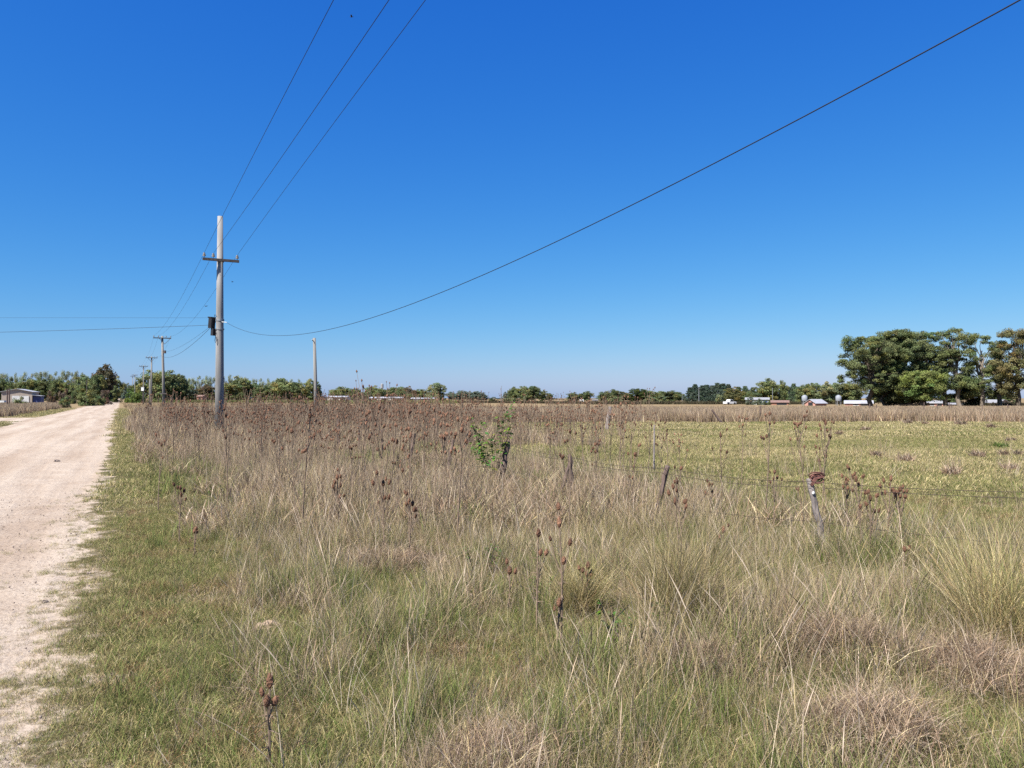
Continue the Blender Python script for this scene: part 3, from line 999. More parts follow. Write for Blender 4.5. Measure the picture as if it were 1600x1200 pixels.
# ------------------------------------------------------------------ tussocks (countable) and weeds
rnd.seed(9)
def tussock(px, by, wpx, hpx, kind, label, group=None):
    X_, d_ = ground(px, by)
    R = wpx * d_ / FPX / 2; Hh = hpx * d_ / FPX
    px_w = d_ / 768.0
    if kind == 'dry':
        me = clump('tussock', 260, R * .7, (Hh * .5, Hh * 1.15), (px_w * .4, px_w * .8), .55, .9, mixpal((BEIGE, 4), (PINK, 4)), 4)
    elif kind == 'green':
        me = clump('tussock', 260, R * .8, (Hh * .5, Hh * 1.1), (px_w * .7, px_w * 1.3), .5, .8, mixpal((GREEN, 5), (OLIVE, 1)), 3)
    else:
        me = clump('tussock', 1500, R * .42, (Hh * .55, Hh * 1.35), (.0018, .0036), .38, .75, mixpal((STRAW, 5), (OLIVE, 4), (RUST, .8)), 6)
    o = link('tussock', me, None, (X_, d_, 0))
    tag(o, label, 'tussock', group)


tussock(1062, 985, 230, 165, 'straw', 'large yellow straw tussock in the foreground right of the dark teasel stalk')
tussock(905, 960, 120, 85, 'straw', 'smaller rusty straw tussock left of the large yellow one')
tussock(1560, 1010, 260, 190, 'straw', 'big leaning straw tussock at the right edge of the foreground')
TUS = [(1485, 742, 34, 22, 'pale twiggy ball shaped tussock in the pasture, largest of them'), (1415, 722, 30, 18, 'pale twiggy tussock left of and behind the largest one'),
       (1368, 714, 20, 14, 'small dead tussock, the leftmost of those midway across the pasture'), (1576, 735, 30, 18, 'twiggy tussock near the right edge, in front of a darker one'),
       (1527, 714, 32, 15, 'wide brown flattened tussock behind the largest twiggy one'), (1567, 712, 16, 12, 'small grey tussock beside the wide brown one'),
       (1590, 712, 14, 12, 'small grey tussock at the right edge of the pasture'), (1310, 680, 14, 9, 'small brown tussock behind the tallest lone teasel'),
       (1352, 672, 20, 7, 'low dark tussock near the tall dry band'), (1418, 662, 16, 8, 'dark tussock at the foot of the tall dry band'),
       (1500, 664, 30, 9, 'wide brown tussock at the foot of the tall dry band near the grove'), (1548, 669, 16, 9, 'round dark tussock at the foot of the dry band near the right edge'),
       (1445, 663, 12, 6, 'little green tussock before the tall dry band'), (1578, 690, 20, 9, 'pale grass tussock midway to the dry band at far right')]
for px, by, w_, h_, lab in TUS:
    tussock(px, by, w_, h_, 'dry', lab, 'dead tussocks in the pasture')
tussock(1561, 699, 30, 10, 'green', 'bright green weed patch in the pasture near the right edge')


def leafy(name, stems, leafs, loc, label, cat, tone):
    """stems: list of point lists, leafs: (size, count per stem, start)"""
    root = empty(name, loc, label, cat)
    b = MB()
    for pts in stems:
        b.tube(pts, [.008 * (1 - .7 * i / (len(pts) - 1)) for i in range(len(pts))], 5)
    b.build('stem', M_STEM, root)
    V, F, C = [], [], []
    size, cnt, u0 = leafs
    for pts in stems:
        for i in range(cnt):
            f = (u0 + (1 - u0) * rnd.random()) * (len(pts) - 1); a = min(int(f), len(pts) - 2)
            p = Vector(pts[a]).lerp(Vector(pts[a + 1]), f - a)
            an = rnd.uniform(0, 6.28); o = Vector((math.cos(an), math.sin(an), rnd.uniform(-.5, .6))).normalized()
            up = Vector((rnd.uniform(-.4, .4), rnd.uniform(-.4, .4), 1)); sd = o.cross(up).normalized(); nn = sd.cross(o)
            L_ = size * rnd.uniform(.6, 1.25); w_ = L_ * .33
            p = p + o * size * rnd.uniform(.1, .5)
            k0 = len(V)
            for q in (p, p + o * L_ * .4 + sd * w_ - nn * L_ * .05, p + o * L_ - nn * L_ * .22, p + o * L_ * .4 - sd * w_ - nn * L_ * .05):
                V.append(tuple(q)); C.append(None)
            c = [ALB * ch * rnd.uniform(.6, 1.5) for ch in tone]
            if rnd.random() < .15: c = [c[0] * 1.9, c[1] * 1.45, c[2]]
            for j in range(4): C[k0 + j] = c
            F.append((k0, k0 + 1, k0 + 2, k0 + 3))
    me = np_mesh('leaves', np.array(V), np.array(F), M_LEAFY, np.array(C))
    link('leaves', me, root)
    return root


rnd.seed(21)
d_ = 14.6
X_ = (770 - 800) / FPX * d_
sp = []
for dx, top in ((-.42, 1.3), (-.36, .8), (-.18, 1.22), (.1, 1.32), (.28, 1.45), (.38, 1.6), (.0, .9), (-.27, 1.0), (.35, 1.2), (-.33, 1.12)):
    sp.append([(dx * .1, rnd.uniform(-.04, .04), 0), (dx * .45, rnd.uniform(-.1, .1), top * .4), (dx * .8, rnd.uniform(-.15, .15), top * .75), (dx, rnd.uniform(-.18, .18), top)])
leafy('sapling', sp, (.088, 46, .28), (X_, d_, 0), 'bright green leafy sapling growing among the old fence posts', 'sapling', (.12, .215, .05))
WEEDS = [(753, 895, 62, .30, 'green broad leaved weed low in the straw left of the slim teasel'), (985, 1015, 110, .34, 'yellow green broad leaved weed at the left foot of the large yellow tussock'),
         (936, 700, 30, .5, 'small green weed among the teasels left of the thin pale post'), 
         (845, 940, 40, .22, 'small light green weed under the big headed teasel')]
for px, by, wpx, hh, lab in WEEDS:
    X_, d_ = ground(px, by); w_ = wpx * d_ / FPX
    sp = []
    for i in range(7):
        dx, dy = rnd.uniform(-.5, .5) * w_, rnd.uniform(-.3, .3) * w_
        tp = hh * rnd.uniform(.5, 1.1)
        sp.append([(dx * .4, dy * .4, 0), (dx * .8, dy * .8, tp * .55), (dx, dy, tp)])
    leafy('green_weed', sp, (.036, 34, .1), (X_, d_, 0), lab, 'weed', (.085, .135, .036))

M_LUMP = simple_mat('pale_concrete', (.55, .50, .45), .9, 5, .2)
# clods and culvert stones
def rock(px, by, wpx, hpx, label, name, cat, seed, mat=None):
    rnd.seed(seed)
    X_, d_ = ground(px, by); r = wpx * d_ / FPX / 2; h = hpx * d_ / FPX
    b = MB(); b.egg((0, 0, h * .2), (1, .2, .1), h * .5, r * 2, 14, 20, 0, .34); b.v = [Vector((p.x, p.y * 1.8, p.z)) for p in b.v]
    o = b.build(name, mat or M_STONE, None, (X_, d_, 0), False)
    tag(o, label, cat)


rock(418, 982, 42, 18, 'pale tan clod of earth lying in the foreground grass', 'earth_clod', 'clod', 1)
rock(90, 722, 9, 6, 'small brown stone lying on the dirt road', 'road_stone', 'stone', 2, M_PEB)
rock(74, 940, 9, 6, 'pebble sized dark stone near the right side of the dirt road', 'road_stone', 'stone', 3, M_PEB)
for i, (px, w_, lab) in enumerate(((209, 5, 'left white concrete lump on the far verge below the wooden poles'), (215, 6, 'middle white concrete lump on the far verge below the wooden poles'), (222, 6, 'right white concrete lump on the far verge below the wooden poles'))):
    b = MB(); d_ = 52.0; w_ = w_ * d_ / FPX
    b.box((0, 0, .1), (w_ * .6, .2, .13), 0, Matrix.Rotation(.3 * i, 3, 'Z') @ Matrix.Rotation(.15 - .12 * i, 3, 'Y'))
    tag(b.build('concrete_lump', M_LUMP, None, ((px - 800) / FPX * d_, d_ + .2 * i, 0)), lab, 'concrete', 'white concrete lumps on the verge')

# ------------------------------------------------------------------ old wire fence
rnd.seed(4)
fence = empty('wire_fence', (0, 0, 0), 'old sagging wire fence with crooked posts between meadow and pasture', 'fence')
POSTS = [  # base px, base distance, top px, top row, radius, material, label
    (1289, 8.35, 1261, 747, .036, M_POSTGREY, 'grey leaning post with rusty wire wound on top'),
    (1017, 9.8, 1041, 727, .036, M_POSTDARK, 'dark brown post leaning to the right'),
    (893, 12.3, 890, 710, .040, M_POSTDARK, None),
    (869, 12.0, 889, 728, .030, M_POSTDARK, 'fallen dark stake leaning on the post beside it'),
    (781, 14.6, 793, 690, .055, M_POSTDARK, None),
    (698, 16.7, 708, 687, .042, M_POSTDARK, None),
    (639, 18.9, 647, 677, .042, M_POSTDARK, None),
    (598, 21.2, 598, 671, .035, M_POSTDARK, None),
    (562, 23.1, 561, 664, .035, M_POSTDARK, None),
    (530, 24.8, 529, 655, .055, M_POSTDARK, None),
    (1900, 6.0, 1905, 760, .042, M_POSTGREY, None),
]
tops = []
for bp_, d_, tp_, ty, r, mat, lab in POSTS:
    p0 = Vector(((bp_ - 800) / FPX * d_, d_, -.05)); p1 = Vector(((tp_ - 800) / FPX * d_, d_ + rnd.uniform(-.1, .1), zat(ty, d_)))
    pts = [p0.lerp(p1, i / 7) + Vector((rnd.uniform(-1, 1), rnd.uniform(-1, 1), 0)) * r * (.35 if 0 < i < 7 else 0) for i in range(8)]
    b = MB(); b.tube(pts, [r * (1.08 - .25 * i / 7) * rnd.uniform(.86, 1.12) for i in range(8)], 8, 0, True, .10)
    o = b.build('fence_post', mat, fence)
    if lab: o['label'] = lab
    if bp_ != 869: tops.append((p0, p1))
    if bp_ == 1289:
        c = MB()
        q = p1 + Vector((.03, 0, 0))
        for k in range(5):
            cpts = [q + Vector((.045 + .075 * math.cos(a), .04 * math.sin(a + k), .012 * k - .01 + .035 * math.sin(a))) for a in np.linspace(0, 6.28, 12)]
            c.tube(cpts, .007, 4, 0, False)
        c.box(q + Vector((.06, .0, .015)), (.13, .06, .022), 0, Matrix.Rotation(-.25, 3, 'Y'))
        c.box(q + Vector((.0, -.02, -.03)), (.03, .05, .09), 0, Matrix.Rotation(.6, 3, 'Y'))
        c.build('wire_coil', M_RUST, o)
        w = MB(); w.egg(p0.lerp(p1, .82) + Vector((-.01, -.047, 0)), (.2, -.1, 1), .016, .045, 6, 8, 0, .02)
        w.build('fence_insulator', M_WHITE, o, (0, 0, 0), True)
tops.sort(key=lambda q: q[1].y)


def sag_line(a, b, sag, n=14):
    return [a.lerp(b, i / n) - Vector((0, 0, sag * 4 * (i / n) * (1 - i / n))) for i in range(n + 1)]


for frac, dz in ((.97, 0), (.90, -.0), (.45, 0)):
    pts = []
    for i in range(len(tops) - 1):
        a = tops[i][0].lerp(tops[i][1], frac); c = tops[i + 1][0].lerp(tops[i + 1][1], frac)
        a = a - Vector((.03, .045, 0)); c = c - Vector((.03, .045, 0))
        pts += sag_line(a, c, .035 + .02 * rnd.random(), 10)[(1 if i else 0):]
    b = MB(); b.tube(pts, .0025, 4, 0, False)
    for i in range(0, len(pts) - 1):
        for j in range(3):
            p = pts[i].lerp(pts[i + 1], (j + .5) / 3)
            if p.y < 13:
                b.spike(p - Vector((0, 0, .014)), p + Vector((rnd.uniform(-.01, .01), 0, .016)), .0022)
    b.build('fence_wire', M_RUSTWIRE, fence)

# other posts out in the field
def stake(px, d_, top, dx, r, mat, label, base_z=-.05):
    p0 = Vector((0, 0, base_z)); X0 = (px - 800) / FPX * d_
    p1 = Vector((dx * d_ / FPX, 0, zat(top, d_)))
    b = MB(); b.tube([p0.lerp(p1, i / 4) + Vector((rnd.uniform(-.2, .2) * r, 0, 0)) for i in range(5)], [r, r * .98, r * .95, r * .9, r * .85], 7, 0, True, .06)
    tag(b.build('fence_stake', mat, None, (X0, d_, 0)), label, 'stake')


stake(1021, 17.5, 664, 1, .022, M_POSTGREY, 'thin pale grey post standing alone in the pasture')
stake(948, 40, 635, 5, .11, M_POSTGREY, 'crooked whitish stump of a post before the tall dry band')
stake(1187, 54, 634, 1, .06, M_POSTDARK, 'short dark stake in the tall dry band, right of the slanting one')
stake(1128, 50, 640, -16, .07, M_POSTDARK, 'dark stake slanting steeply left in the tall dry band')
stake(671, 45, 634, 0, .06, M_POSTDARK, 'small dark stake in the dry band behind the teasels')
stake(268, 70, 622, 0, .09, M_POSTDARK, 'dark stake right of the first wooden pole')
ff = empty('field_fence', (0, 0, 0), 'thin dark stake fence along the tall dry band before the grove', 'fence')
fp = []
for px, d_ in ((1338, 62), (1358, 59), (1370, 62), (1443, 60), (1464, 60), (1483, 60), (1486, 63), (1535, 60), (1575, 60), (1640, 59)):
    p0 = Vector(((px - 800) / FPX * d_, d_, 0)); h = rnd.uniform(1.05, 1.35)
    b = MB(); b.tube([p0, p0 + Vector((rnd.uniform(-.05, .05), 0, h))], .035, 6)
    b.build('fence_post', M_POSTDARK, ff); fp.append(p0 + Vector((0, 0, h - .1)))
b = MB(); b.tube(fp, .006, 4, 0, False); b.build('fence_wire', M_RUSTWIRE, ff)

# ------------------------------------------------------------------ power line
ARM_DIR = Vector((N[0], N[1], 0))
rnd.seed(31)


def insulator(parent, p):
    b = MB()
    b.tube([p, p + Vector((0, 0, .07))], .012, 6)
    b.tube([p + Vector((0, 0, .06)), p + Vector((0, 0, .10)), p + Vector((0, 0, .105)), p + Vector((0, 0, .14)), p + Vector((0, 0, .145)), p + Vector((0, 0, .19))],
           [.055, .062, .04, .055, .035, .04], 10)
    b.build('insulator', M_PORC, parent)


def crossarm(root, z, half, off=(), y_off=-.19, size=.095):
    rot = Matrix.Rotation(math.atan2(N[1], N[0]), 3, 'Z')
    uu = Vector((U[0], U[1], 0))
    b = MB(); b.box(uu * y_off + Vector((0, 0, z)), (half * 2, size, size), 0, rot)
    arm = b.build('crossarm', M_ARM, root)
    for q in off:
        insulator(arm, uu * y_off + ARM_DIR * q + Vector((0, 0, z + size / 2)))
    return arm


MAIN = Vector(((343 - 800) / FPX * 30, 30, 0))
pole = empty('utility_pole', MAIN, 'thick grey concrete utility pole rising from the teasels, nearest of the line', 'utility pole', 'utility poles along the road')
ztop = zat(337, 30)
b = MB(); b.tube([(0, 0, -.1), (0, 0, 2.5), (-.01, 0, 5), (-.02, 0, ztop)], [.172, .156, .138, .102], 20)
b.build('shaft', M_CONC, pole, (0, 0, 0), True)
za = zat(407, 30)
crossarm(pole, za, .67, (-.61, -.28, .60), -.19)
b = MB(); b.tube([(0, 0, za - .05), (0, 0, za + .05)], .137, 18); b.tube([(0, 0, 4.66), (0, 0, 4.74)], .160, 18); b.tube([(0, 0, 4.32), (0, 0, 4.37)], .163, 18)
b.build('steel_band', M_STEEL, pole)
# dark boxes on the left face of the pole
zb = zat(505, 30)
rz = Matrix.Rotation(math.radians(-20), 3, 'Z') @ Matrix.Rotation(.08, 3, 'Y')
b = MB(); b.box((-.29, -.08, zb), (.15, .22, .40), 0, rz); b.box((-.29, -.08, zb + .22), (.18, .25, .04), 0, rz); b.box((-.19, -.06, zb + .05), (.08, .05, .05), 0, rz)
bx = b.build('junction_box', M_BOX, pole)
c = MB(); c.tube([(-.2, -.05, zb - .19), (-.17, -.08, zb - .3), (-.1, -.12, zb - .42)], .014, 5); c.build('box_lead', M_WIRE, bx)
b = MB(); b.box((-.23, -.10, zat(519, 30)), (.11, .14, .28), 0, rz); b.box((-.13, -.08, zat(516, 30)), (.12, .05, .05), 0, rz)
b.build('fuse_box', M_BOX, pole)
b = MB()
b.tube([(-.10, -.16, zb - .3 + .02 * 0), (-.10, -.19, zb - .55), (-.12, -.2, zb - .68), (-.09, -.2, zb - .78), (-.06, -.19, zb - .70), (-.07, -.19, zb - .55)], .011, 5)
b.tube([(-.17, -.06, zb + .2), (-.2, -.05, zb + .33), (-.1, -.15, zb + .3)], .011, 5)
b.build('cable_loop', M_WIRE, pole)
b = MB(); b.tube([(.1, -.1, 4.62), (.30, -.1, 4.60)], .014, 6); b.build('cable_hook', M_STEEL, pole)


def wood_pole(px, d_, top, r, label, arm=True, lean=(0, 0), braces=True, extra=None):
    H_ = zat(top, d_)
    root = empty('utility_pole', ((px - 800) / FPX * d_, d_, 0), label, 'utility pole', 'utility poles along the road')
    b = MB(); b.tube([(0, 0, -.1), (lean[0] * .5 + .02, 0, H_ * .5), (lean[0], lean[1], H_)], [r * 1.15, r, r * .8], 12, 0, True, .03)
    b.build('shaft', M_WOODPOLE, root, (0, 0, 0), True)
    if arm:
        a = crossarm(root, H_ - .22, .85, (-.8, -.36, .36, .8) if arm is True else arm, -.16, .10)
        for o in a.children: pass
        a.location = (lean[0], lean[1], 0)
        if braces:
            uu = Vector((U[0], U[1], 0)) * -.2
            for sg in (-1, 1):
                b = MB(); b.tube([uu + Vector((0, 0, H_ - .85)), uu + ARM_DIR * (.52 * sg) + Vector((0, 0, H_ - .27))], .022, 5)
                b.build('arm_brace', M_ARM, root)
    return root, H_


poles = [(MAIN, za + .24, [-.61, -.28, .60])]
for px, d_, top, r, lab, lean in ((256.5, 80, 525, .135, 'first wooden utility pole behind the concrete one, with four insulators', (-.25, 0)),
                                  (236, 124, 557, .125, 'second wooden utility pole, thinner and farther along the road', (.05, 0)),
                                  (224, 168, 571, .125, 'third wooden utility pole with a white meter box on its shaft', (.0, 0)),
                                  (210.5, 235, 585, .13, 'fourth wooden utility pole, close beside the road end trees', (.0, 0)),
                                  (207, 290, 587, .13, 'farthest wooden utility pole at the end of the road', (.0, 0))):
    root, H_ = wood_pole(px, d_, top, r, lab, True, lean)
    poles.append((Vector(root.location) + Vector((lean[0], 0, 0)), H_ + .03, [-.8, -.36, .8]))
    if abs(px - 224) < 1:
        b = MB(); b.box((0, -.3, zat(608, d_)), (.55, .28, .75)); b.box((0, -.3, zat(608, d_) + .4), (.62, .34, .06)); b.build('meter_box', M_WHITE, root)
    if abs(px - 256.5) < 1:
        b = MB(); b.box((0, -.22, zat(615, d_)), (.7, .1, .12)); b.build('cross_bar', M_ARM, root)
        b = MB(); b.box((.1, -.22, zat(550, d_)), (.25, .2, .3)); b.build('cable_clamp', M_ARM, root)
root, H_ = wood_pole(233.5, 140, 592, .10, 'thin armless wooden pole between the first and second wooden utility poles', False)
short, _ = wood_pole(494, 37, 528, .085, 'short plain grey wooden pole without arm, right of the concrete pole', False, (-.10, 0))
b = MB(); b.tube([(-.10, -.06, zat(534, 37)), (-.16, -.2, zat(531, 37))], .02, 6); b.build('cable_hook', M_STEEL, short)
for px, top, lab in ((11.3, 608, 'left thin dark pole in front of the white farmhouse'), (14.6, 607, 'right thin dark pole in front of the white farmhouse')):
    b = MB(); h = zat(top, 120); b.tube([(0, 0, 0), (.02, 0, h)], [.11, .09], 8)
    tag(b.build('yard_pole', M_POSTDARK, None, ((px - 800) / FPX * 120, 120, 0)), lab, 'pole', 'poles by the farmhouse')
for px, top, d_, r, lab, mat in ((135.5, 594, 200, .10, 'thin grey pole before the dark trees left of the road', M_ARM), (783.5, 603, 420, .14, 'slim lone mast on the skyline in the middle', M_STEEL),
                                 (872.5, 615, 500, .14, 'tiny mast on the low skyline right of the middle trees', M_STEEL), (1092, 606, 225, .10, 'pale pole standing in front of the dark pines', M_STEEL),
                                 (1066, 616, 225, .06, 'small pale pole left of the dark pines', M_STEEL), (1207, 606, 190, .07, 'grey pole beside the brown roofed shed', M_STEEL)):
    h = zat(top, d_); b = MB(); b.tube([(0, 0, 0), (0, 0, h * .6), (0, 0, h)], [r, r * .9, r * .7], 8); b.tube([(0, 0, h * .97), (r * 3, 0, h * .97)], r * .5, 5)
    tag(b.build('mast', mat, None, ((px - 800) / FPX * d_, d_, 0)), lab, 'mast')


def wire_obj(pts, r, label, name='power_wire', cat='wire', group=None, mat=None):
    b = MB(); b.tube(pts, r, 6, 0, False)
    tag(b.build(name, mat or M_WIRE, None, (0, 0, 0), True), label, cat, group)


# phase wires: a span overhead to the pole behind the camera, then pole to pole
BACK = MAIN - Vector((U[0], U[1], 0)) * 61
for j, (tx, lab) in enumerate(((518, 'left overhead wire of the pole line, highest at the top of the picture'), (601, 'middle overhead wire of the pole line'), (661, 'right overhead wire of the pole line'))):
    pts = []
    p0 = poles[0][0] + ARM_DIR * poles[0][2][j] + Vector((0, 0, poles[0][1])) - Vector((U[0], U[1], 0)) * .19
    # the near span: solve the sag so that the wire leaves the frame where the photo shows it
    b1 = BACK + ARM_DIR * poles[0][2][j] + Vector((0, 0, poles[0][1] + .35))
    h0, h1 = Vector((p0.x, p0.y, 0)), Vector((b1.x, b1.y, 0))
    best = None
    for i in range(1, 500):
        q = h0.lerp(h1, i / 500)
        if q.y > 1 and abs((q.x / q.y) * FPX + 800 - tx) < 3:
            best = (i / 500, q); break
    k_, q = best
    zneed = EYE + HOR / FPX * q.y
    sag = (p0.z + (b1.z - p0.z) * k_ - zneed) / (4 * k_ * (1 - k_))
    print('sag', j, round(sag, 2), 'k', round(k_, 2))
    near = sag_line(p0, b1, sag, 60)
    for i in range(len(poles) - 1):
        a = poles[i][0] + ARM_DIR * poles[i][2][j] + Vector((0, 0, poles[i][1])); c = poles[i + 1][0] + ARM_DIR * poles[i + 1][2][j] + Vector((0, 0, poles[i + 1][1]))
        pts += sag_line(a, c, .55 + .1 * j, 20)[(1 if i else 0):]
    wire_obj(list(reversed(near)) + pts, .0055, lab, 'power_wire', 'wire', 'overhead wires of the pole line')

# service cable from the pole box, sagging past the short pole and away over the camera's right
A = MAIN + Vector((.28, -.1, 4.60)); Bx, By = 12.0, -8.0
kk = [0, .167, .27, .487, .643, 1]
zz = [A.z, 3.62, 3.30, 3.78, 4.55, 8.6]
pts = []
co = np.polyfit(kk, zz, 4)
for i in range(81):
    k_ = i / 80
    pts.append(Vector((A.x + (Bx - A.x) * k_, A.y + (By - A.y) * k_, float(np.polyval(co, k_)))))
pts[0] = A
wire_obj(pts, .0056, 'thick black service cable sagging from the concrete pole to the upper right', 'service_cable', 'cable')
# cables to the left
L0 = MAIN + Vector((-.2, -.12, zat(508, 30)))
e1 = Vector((-42, 33, zat(521, 33) + .0))
wire_obj(sag_line(L0, e1, .22, 30), .007, 'black cable running left from the box on the concrete pole', 'service_cable', 'cable')
L1 = MAIN + Vector((-.12, -.1, 4.78))
far = Vector((-110, 66, zat(489, 66)))
wire_obj(sag_line(L1, far, .1, 30), .004, 'faint thin wire crossing to the left above the black cable', 'service_wire', 'wire')
p2 = poles[1][0] + Vector((.1, -.3, zat(557, 80)))
wire_obj(sag_line(L0 + Vector((0, 0, .02)), p2, .55, 30), .008, 'black cable drooping from the concrete pole to the first wooden pole', 'service_cable', 'cable')
wire_obj(sag_line(L0 + Vector((0, .02, .05)), p2 + Vector((0, 0, .5)), .35, 30), .005, 'thin cable above the drooping one, between concrete and first wooden pole', 'service_cable', 'cable')

# birds
def bird(px, py, d_, span, label, fold=False):
    root = empty('bird', ((px - 800) / FPX * d_, d_, zat(py, d_)), label, 'bird')
    b = MB(); b.egg((0, 0, 0), (1, .2, .1), span * .11, span * .5, 8, 8, 0, .02); b.egg((span * .27, .02, span * .05), (1, 0, 0), span * .07, span * .16, 6, 8, 0, .02)
    b.spike((-span * .2, 0, 0), (-span * .42, 0, .0), span * .05); b.build('body', M_BOX, root, (0, 0, 0), True)
    for sg in (-1, 1):
        w = MB()
        if fold:
            w.egg((-.03 * span, sg * span * .1, 0), (1, 0, -.1), span * .06, span * .45, 6, 6, 0, .02)
        else:
            w.prism([(-.12 * span, 0), (.14 * span, 0), (.02 * span, .02 * span)], .5 * span * sg, Matrix.Rotation(.35 * sg, 4, 'X'))
        w.build('wing', M_BOX, root)


bird(547, 21, 60, .42, 'small bird in flight at the top of the sky between the wires')
bird(362, 440, 45, .18, 'tiny bird in the sky right of the concrete pole')
bird(321, 478, 30, .17, 'tiny dark bird by the wire just left of the concrete pole', True)

# ------------------------------------------------------------------ trees
def leaf_cloud(centers, radii, n, size, rng, up=.35, tint=.18, flat=1.0, hue=None):
    """leaf quads filling ellipsoidal clumps; one tint per clump and a jitter per leaf"""
    Vs, Cs = [], []
    for (c, r, m) in zip(centers, radii, n):
        d = rng.normal(0, 1, (m, 3)); d /= np.linalg.norm(d, axis=1)[:, None]
        rad = rng.random(m) ** .42
        P = c + d * rad[:, None] * r
        nn = d * .8 + np.array([0, 0, up]) + rng.normal(0, .55, (m, 3)); nn /= np.linalg.norm(nn, axis=1)[:, None]
        a = np.cross(nn, rng.normal(0, 1, (m, 3))); a /= np.linalg.norm(a, axis=1)[:, None]
        b = np.cross(nn, a)
        s_ = size * rng.uniform(.55, 1.3, (m, 1))
        a, b = a * s_ * .75, b * s_ * .45
        Vs.append(np.stack([P - a, P - b, P + a, P + b], 1).reshape(-1, 3))
        tone = np.array([1, 1, 1.0]) * rng.uniform(1 - tint, 1 + tint) * (1 + rng.normal(0, .07, 3) * np.array([1, .4, .6]))
        if hue is not None and rng.random() < hue[1]: tone = tone * np.array(hue[0])
        cc = tone[None] * rng.uniform(.75, 1.25, (m, 1))
        Cs.append(np.repeat(cc, 4, 0))
    V, C = np.concatenate(Vs), np.concatenate(Cs)
    return V, np.arange(len(V)).reshape(-1, 4), C


def limb_mesh(segs, mat, name='trunk'):
    b = MB()
    for pts, r in segs:
        b.tube(pts, r, 6, 0, False)
    return b.mesh(name, mat, True)


def limb(p, q, r0, r1, sag, rng):
    p, q = np.array(p, float), np.array(q, float)
    out = []
    for u in (0, .33, .66, 1):
        m = p + (q - p) * u
        m[2] += sag * math.sin(math.pi * u)
        m[:2] += rng.normal(0, .06, 2) * np.linalg.norm(q - p) * (0 < u < 1)
        out.append(tuple(m))
    return out, [r0 + (r1 - r0) * u for u in (0, .33, .66, 1)]


def tree_proto(style, seed):
    """unit prototypes 10 m tall and 10 m wide: (crown mesh, trunk mesh)"""
    rng = np.random.default_rng(seed)
    H = 10.0
    cs, rs, ns, segs = [], [], [], []
    if style == 'round':
        lobes = [(rng.uniform(-2.2, 2.2), rng.uniform(-2.2, 2.2), rng.uniform(3.6, 7.0), rng.uniform(2.3, 3.1)) for _ in range(4)] + [(0, 0, 6.0, 3.4)] + [(rng.uniform(-2.4, 2.4), rng.uniform(-1.5, 1.5), rng.uniform(1.8, 3.0), rng.uniform(2.0, 2.7)) for _ in range(3)]
        for lx, ly, lz, lr in lobes:
            for _ in range(17):
                d = rng.normal(0, 1, 3); d /= np.linalg.norm(d)
                c = np.array([lx, ly, lz]) + d * lr * rng.uniform(.55, 1.0) * np.array([1, 1, .95])
                c[2] = np.clip(c[2], .5, 9.5)
                cs.append(c); r = rng.uniform(.6, 1.15); rs.append(np.array([r * 1.15, r * 1.15, r * .8])); ns.append(95)
        segs.append(limb((0, 0, -.2), (.2, 0, 4.5), .30, .16, 0, rng))
        for i in rng.choice(len(cs), 9): segs.append(limb((0, 0, rng.uniform(1.5, 4)), cs[i], .13, .04, .2, rng))
        size, hue = .30, ((1.25, 1.0, .8), .25)
    elif style == 'poplar':
        for kx in range(3):
            bx, by = (kx - 1) * 2.9 + rng.uniform(-.5, .5), rng.uniform(-1, 1)
            top = rng.uniform(8.8, 10) if kx != 1 else 10
            segs.append(limb((bx, by, -.2), (bx + rng.uniform(-.3, .3), by, top * .93), .16, .04, 0, rng))
            for _ in range(26):
                z = rng.uniform(.08, 1) * top
                w = 2.3 * math.sin(math.pi * min(.96, max(.05, (z / top - .05) / 1.03))) ** .42
                an = rng.uniform(0, 6.28); q = rng.uniform(.2, .9) * w
                cs.append(np.array([bx + math.cos(an) * q, by + math.sin(an) * q, z - .4])); r = rng.uniform(.75, 1.25); rs.append(np.array([r, r, r * .95])); ns.append(72)
        size, hue = .27, ((1.15, 1.05, 1.0), .3)
    elif style == 'pine':
        segs.append(limb((0, 0, -.2), (0, 0, 9.6), .26, .04, 0, rng))
        for i in range(13):
            z = 1.2 + 8.4 * (i / 12) ** .92
            R = 4.6 * (1 - (z - .6) / 9.8) ** .8 + .25
            for k in range(7):
                an = k * .9 + rng.uniform(-.3, .3) + i
                q = R * rng.uniform(.3, 1.0)
                cs.append(np.array([math.cos(an) * q, math.sin(an) * q, z - q * .10])); r = .4 + R * .2; rs.append(np.array([r * 1.2, r * 1.2, r * .6])); ns.append(52)
        size, hue = .34, None
    elif style == 'bush':
        for _ in range(34):
            d = rng.normal(0, 1, 3); d /= np.linalg.norm(d); d[2] = abs(d[2])
            c = d * np.array([4.0, 4.0, 8.3]) * rng.uniform(.4, 1.0); c[2] = max(.6, c[2])
            cs.append(c); r = rng.uniform(1.0, 1.7); rs.append(np.array([r * .8, r * .8, r])); ns.append(90)
        for _ in range(6):
            q = cs[rng.integers(len(cs))]; segs.append(limb((q[0] * .1, q[1] * .1, -.2), q, .14, .05, 0, rng))
        size, hue = .40, ((1.2, 1.0, .8), .25)
    V, F, C = leaf_cloud(cs, rs, ns, size, rng, hue=hue)
    zx = np.quantile(V[:, 2], .9995); wx = (np.quantile(V[:, 0], .995) - np.quantile(V[:, 0], .005)) / 2
    kz, kx = 10.0 / zx, 5.0 / wx
    V = V * np.array([kx, kx, kz]); segs = [([(p_[0] * kx, p_[1] * kx, p_[2] * kz) for p_ in a_], r_) for a_, r_ in segs]
    crown = np_mesh('crown', V, F, M_LEAF, C)
    return crown, limb_mesh(segs, M_PALEBARK if style == 'poplar' else M_BARK)


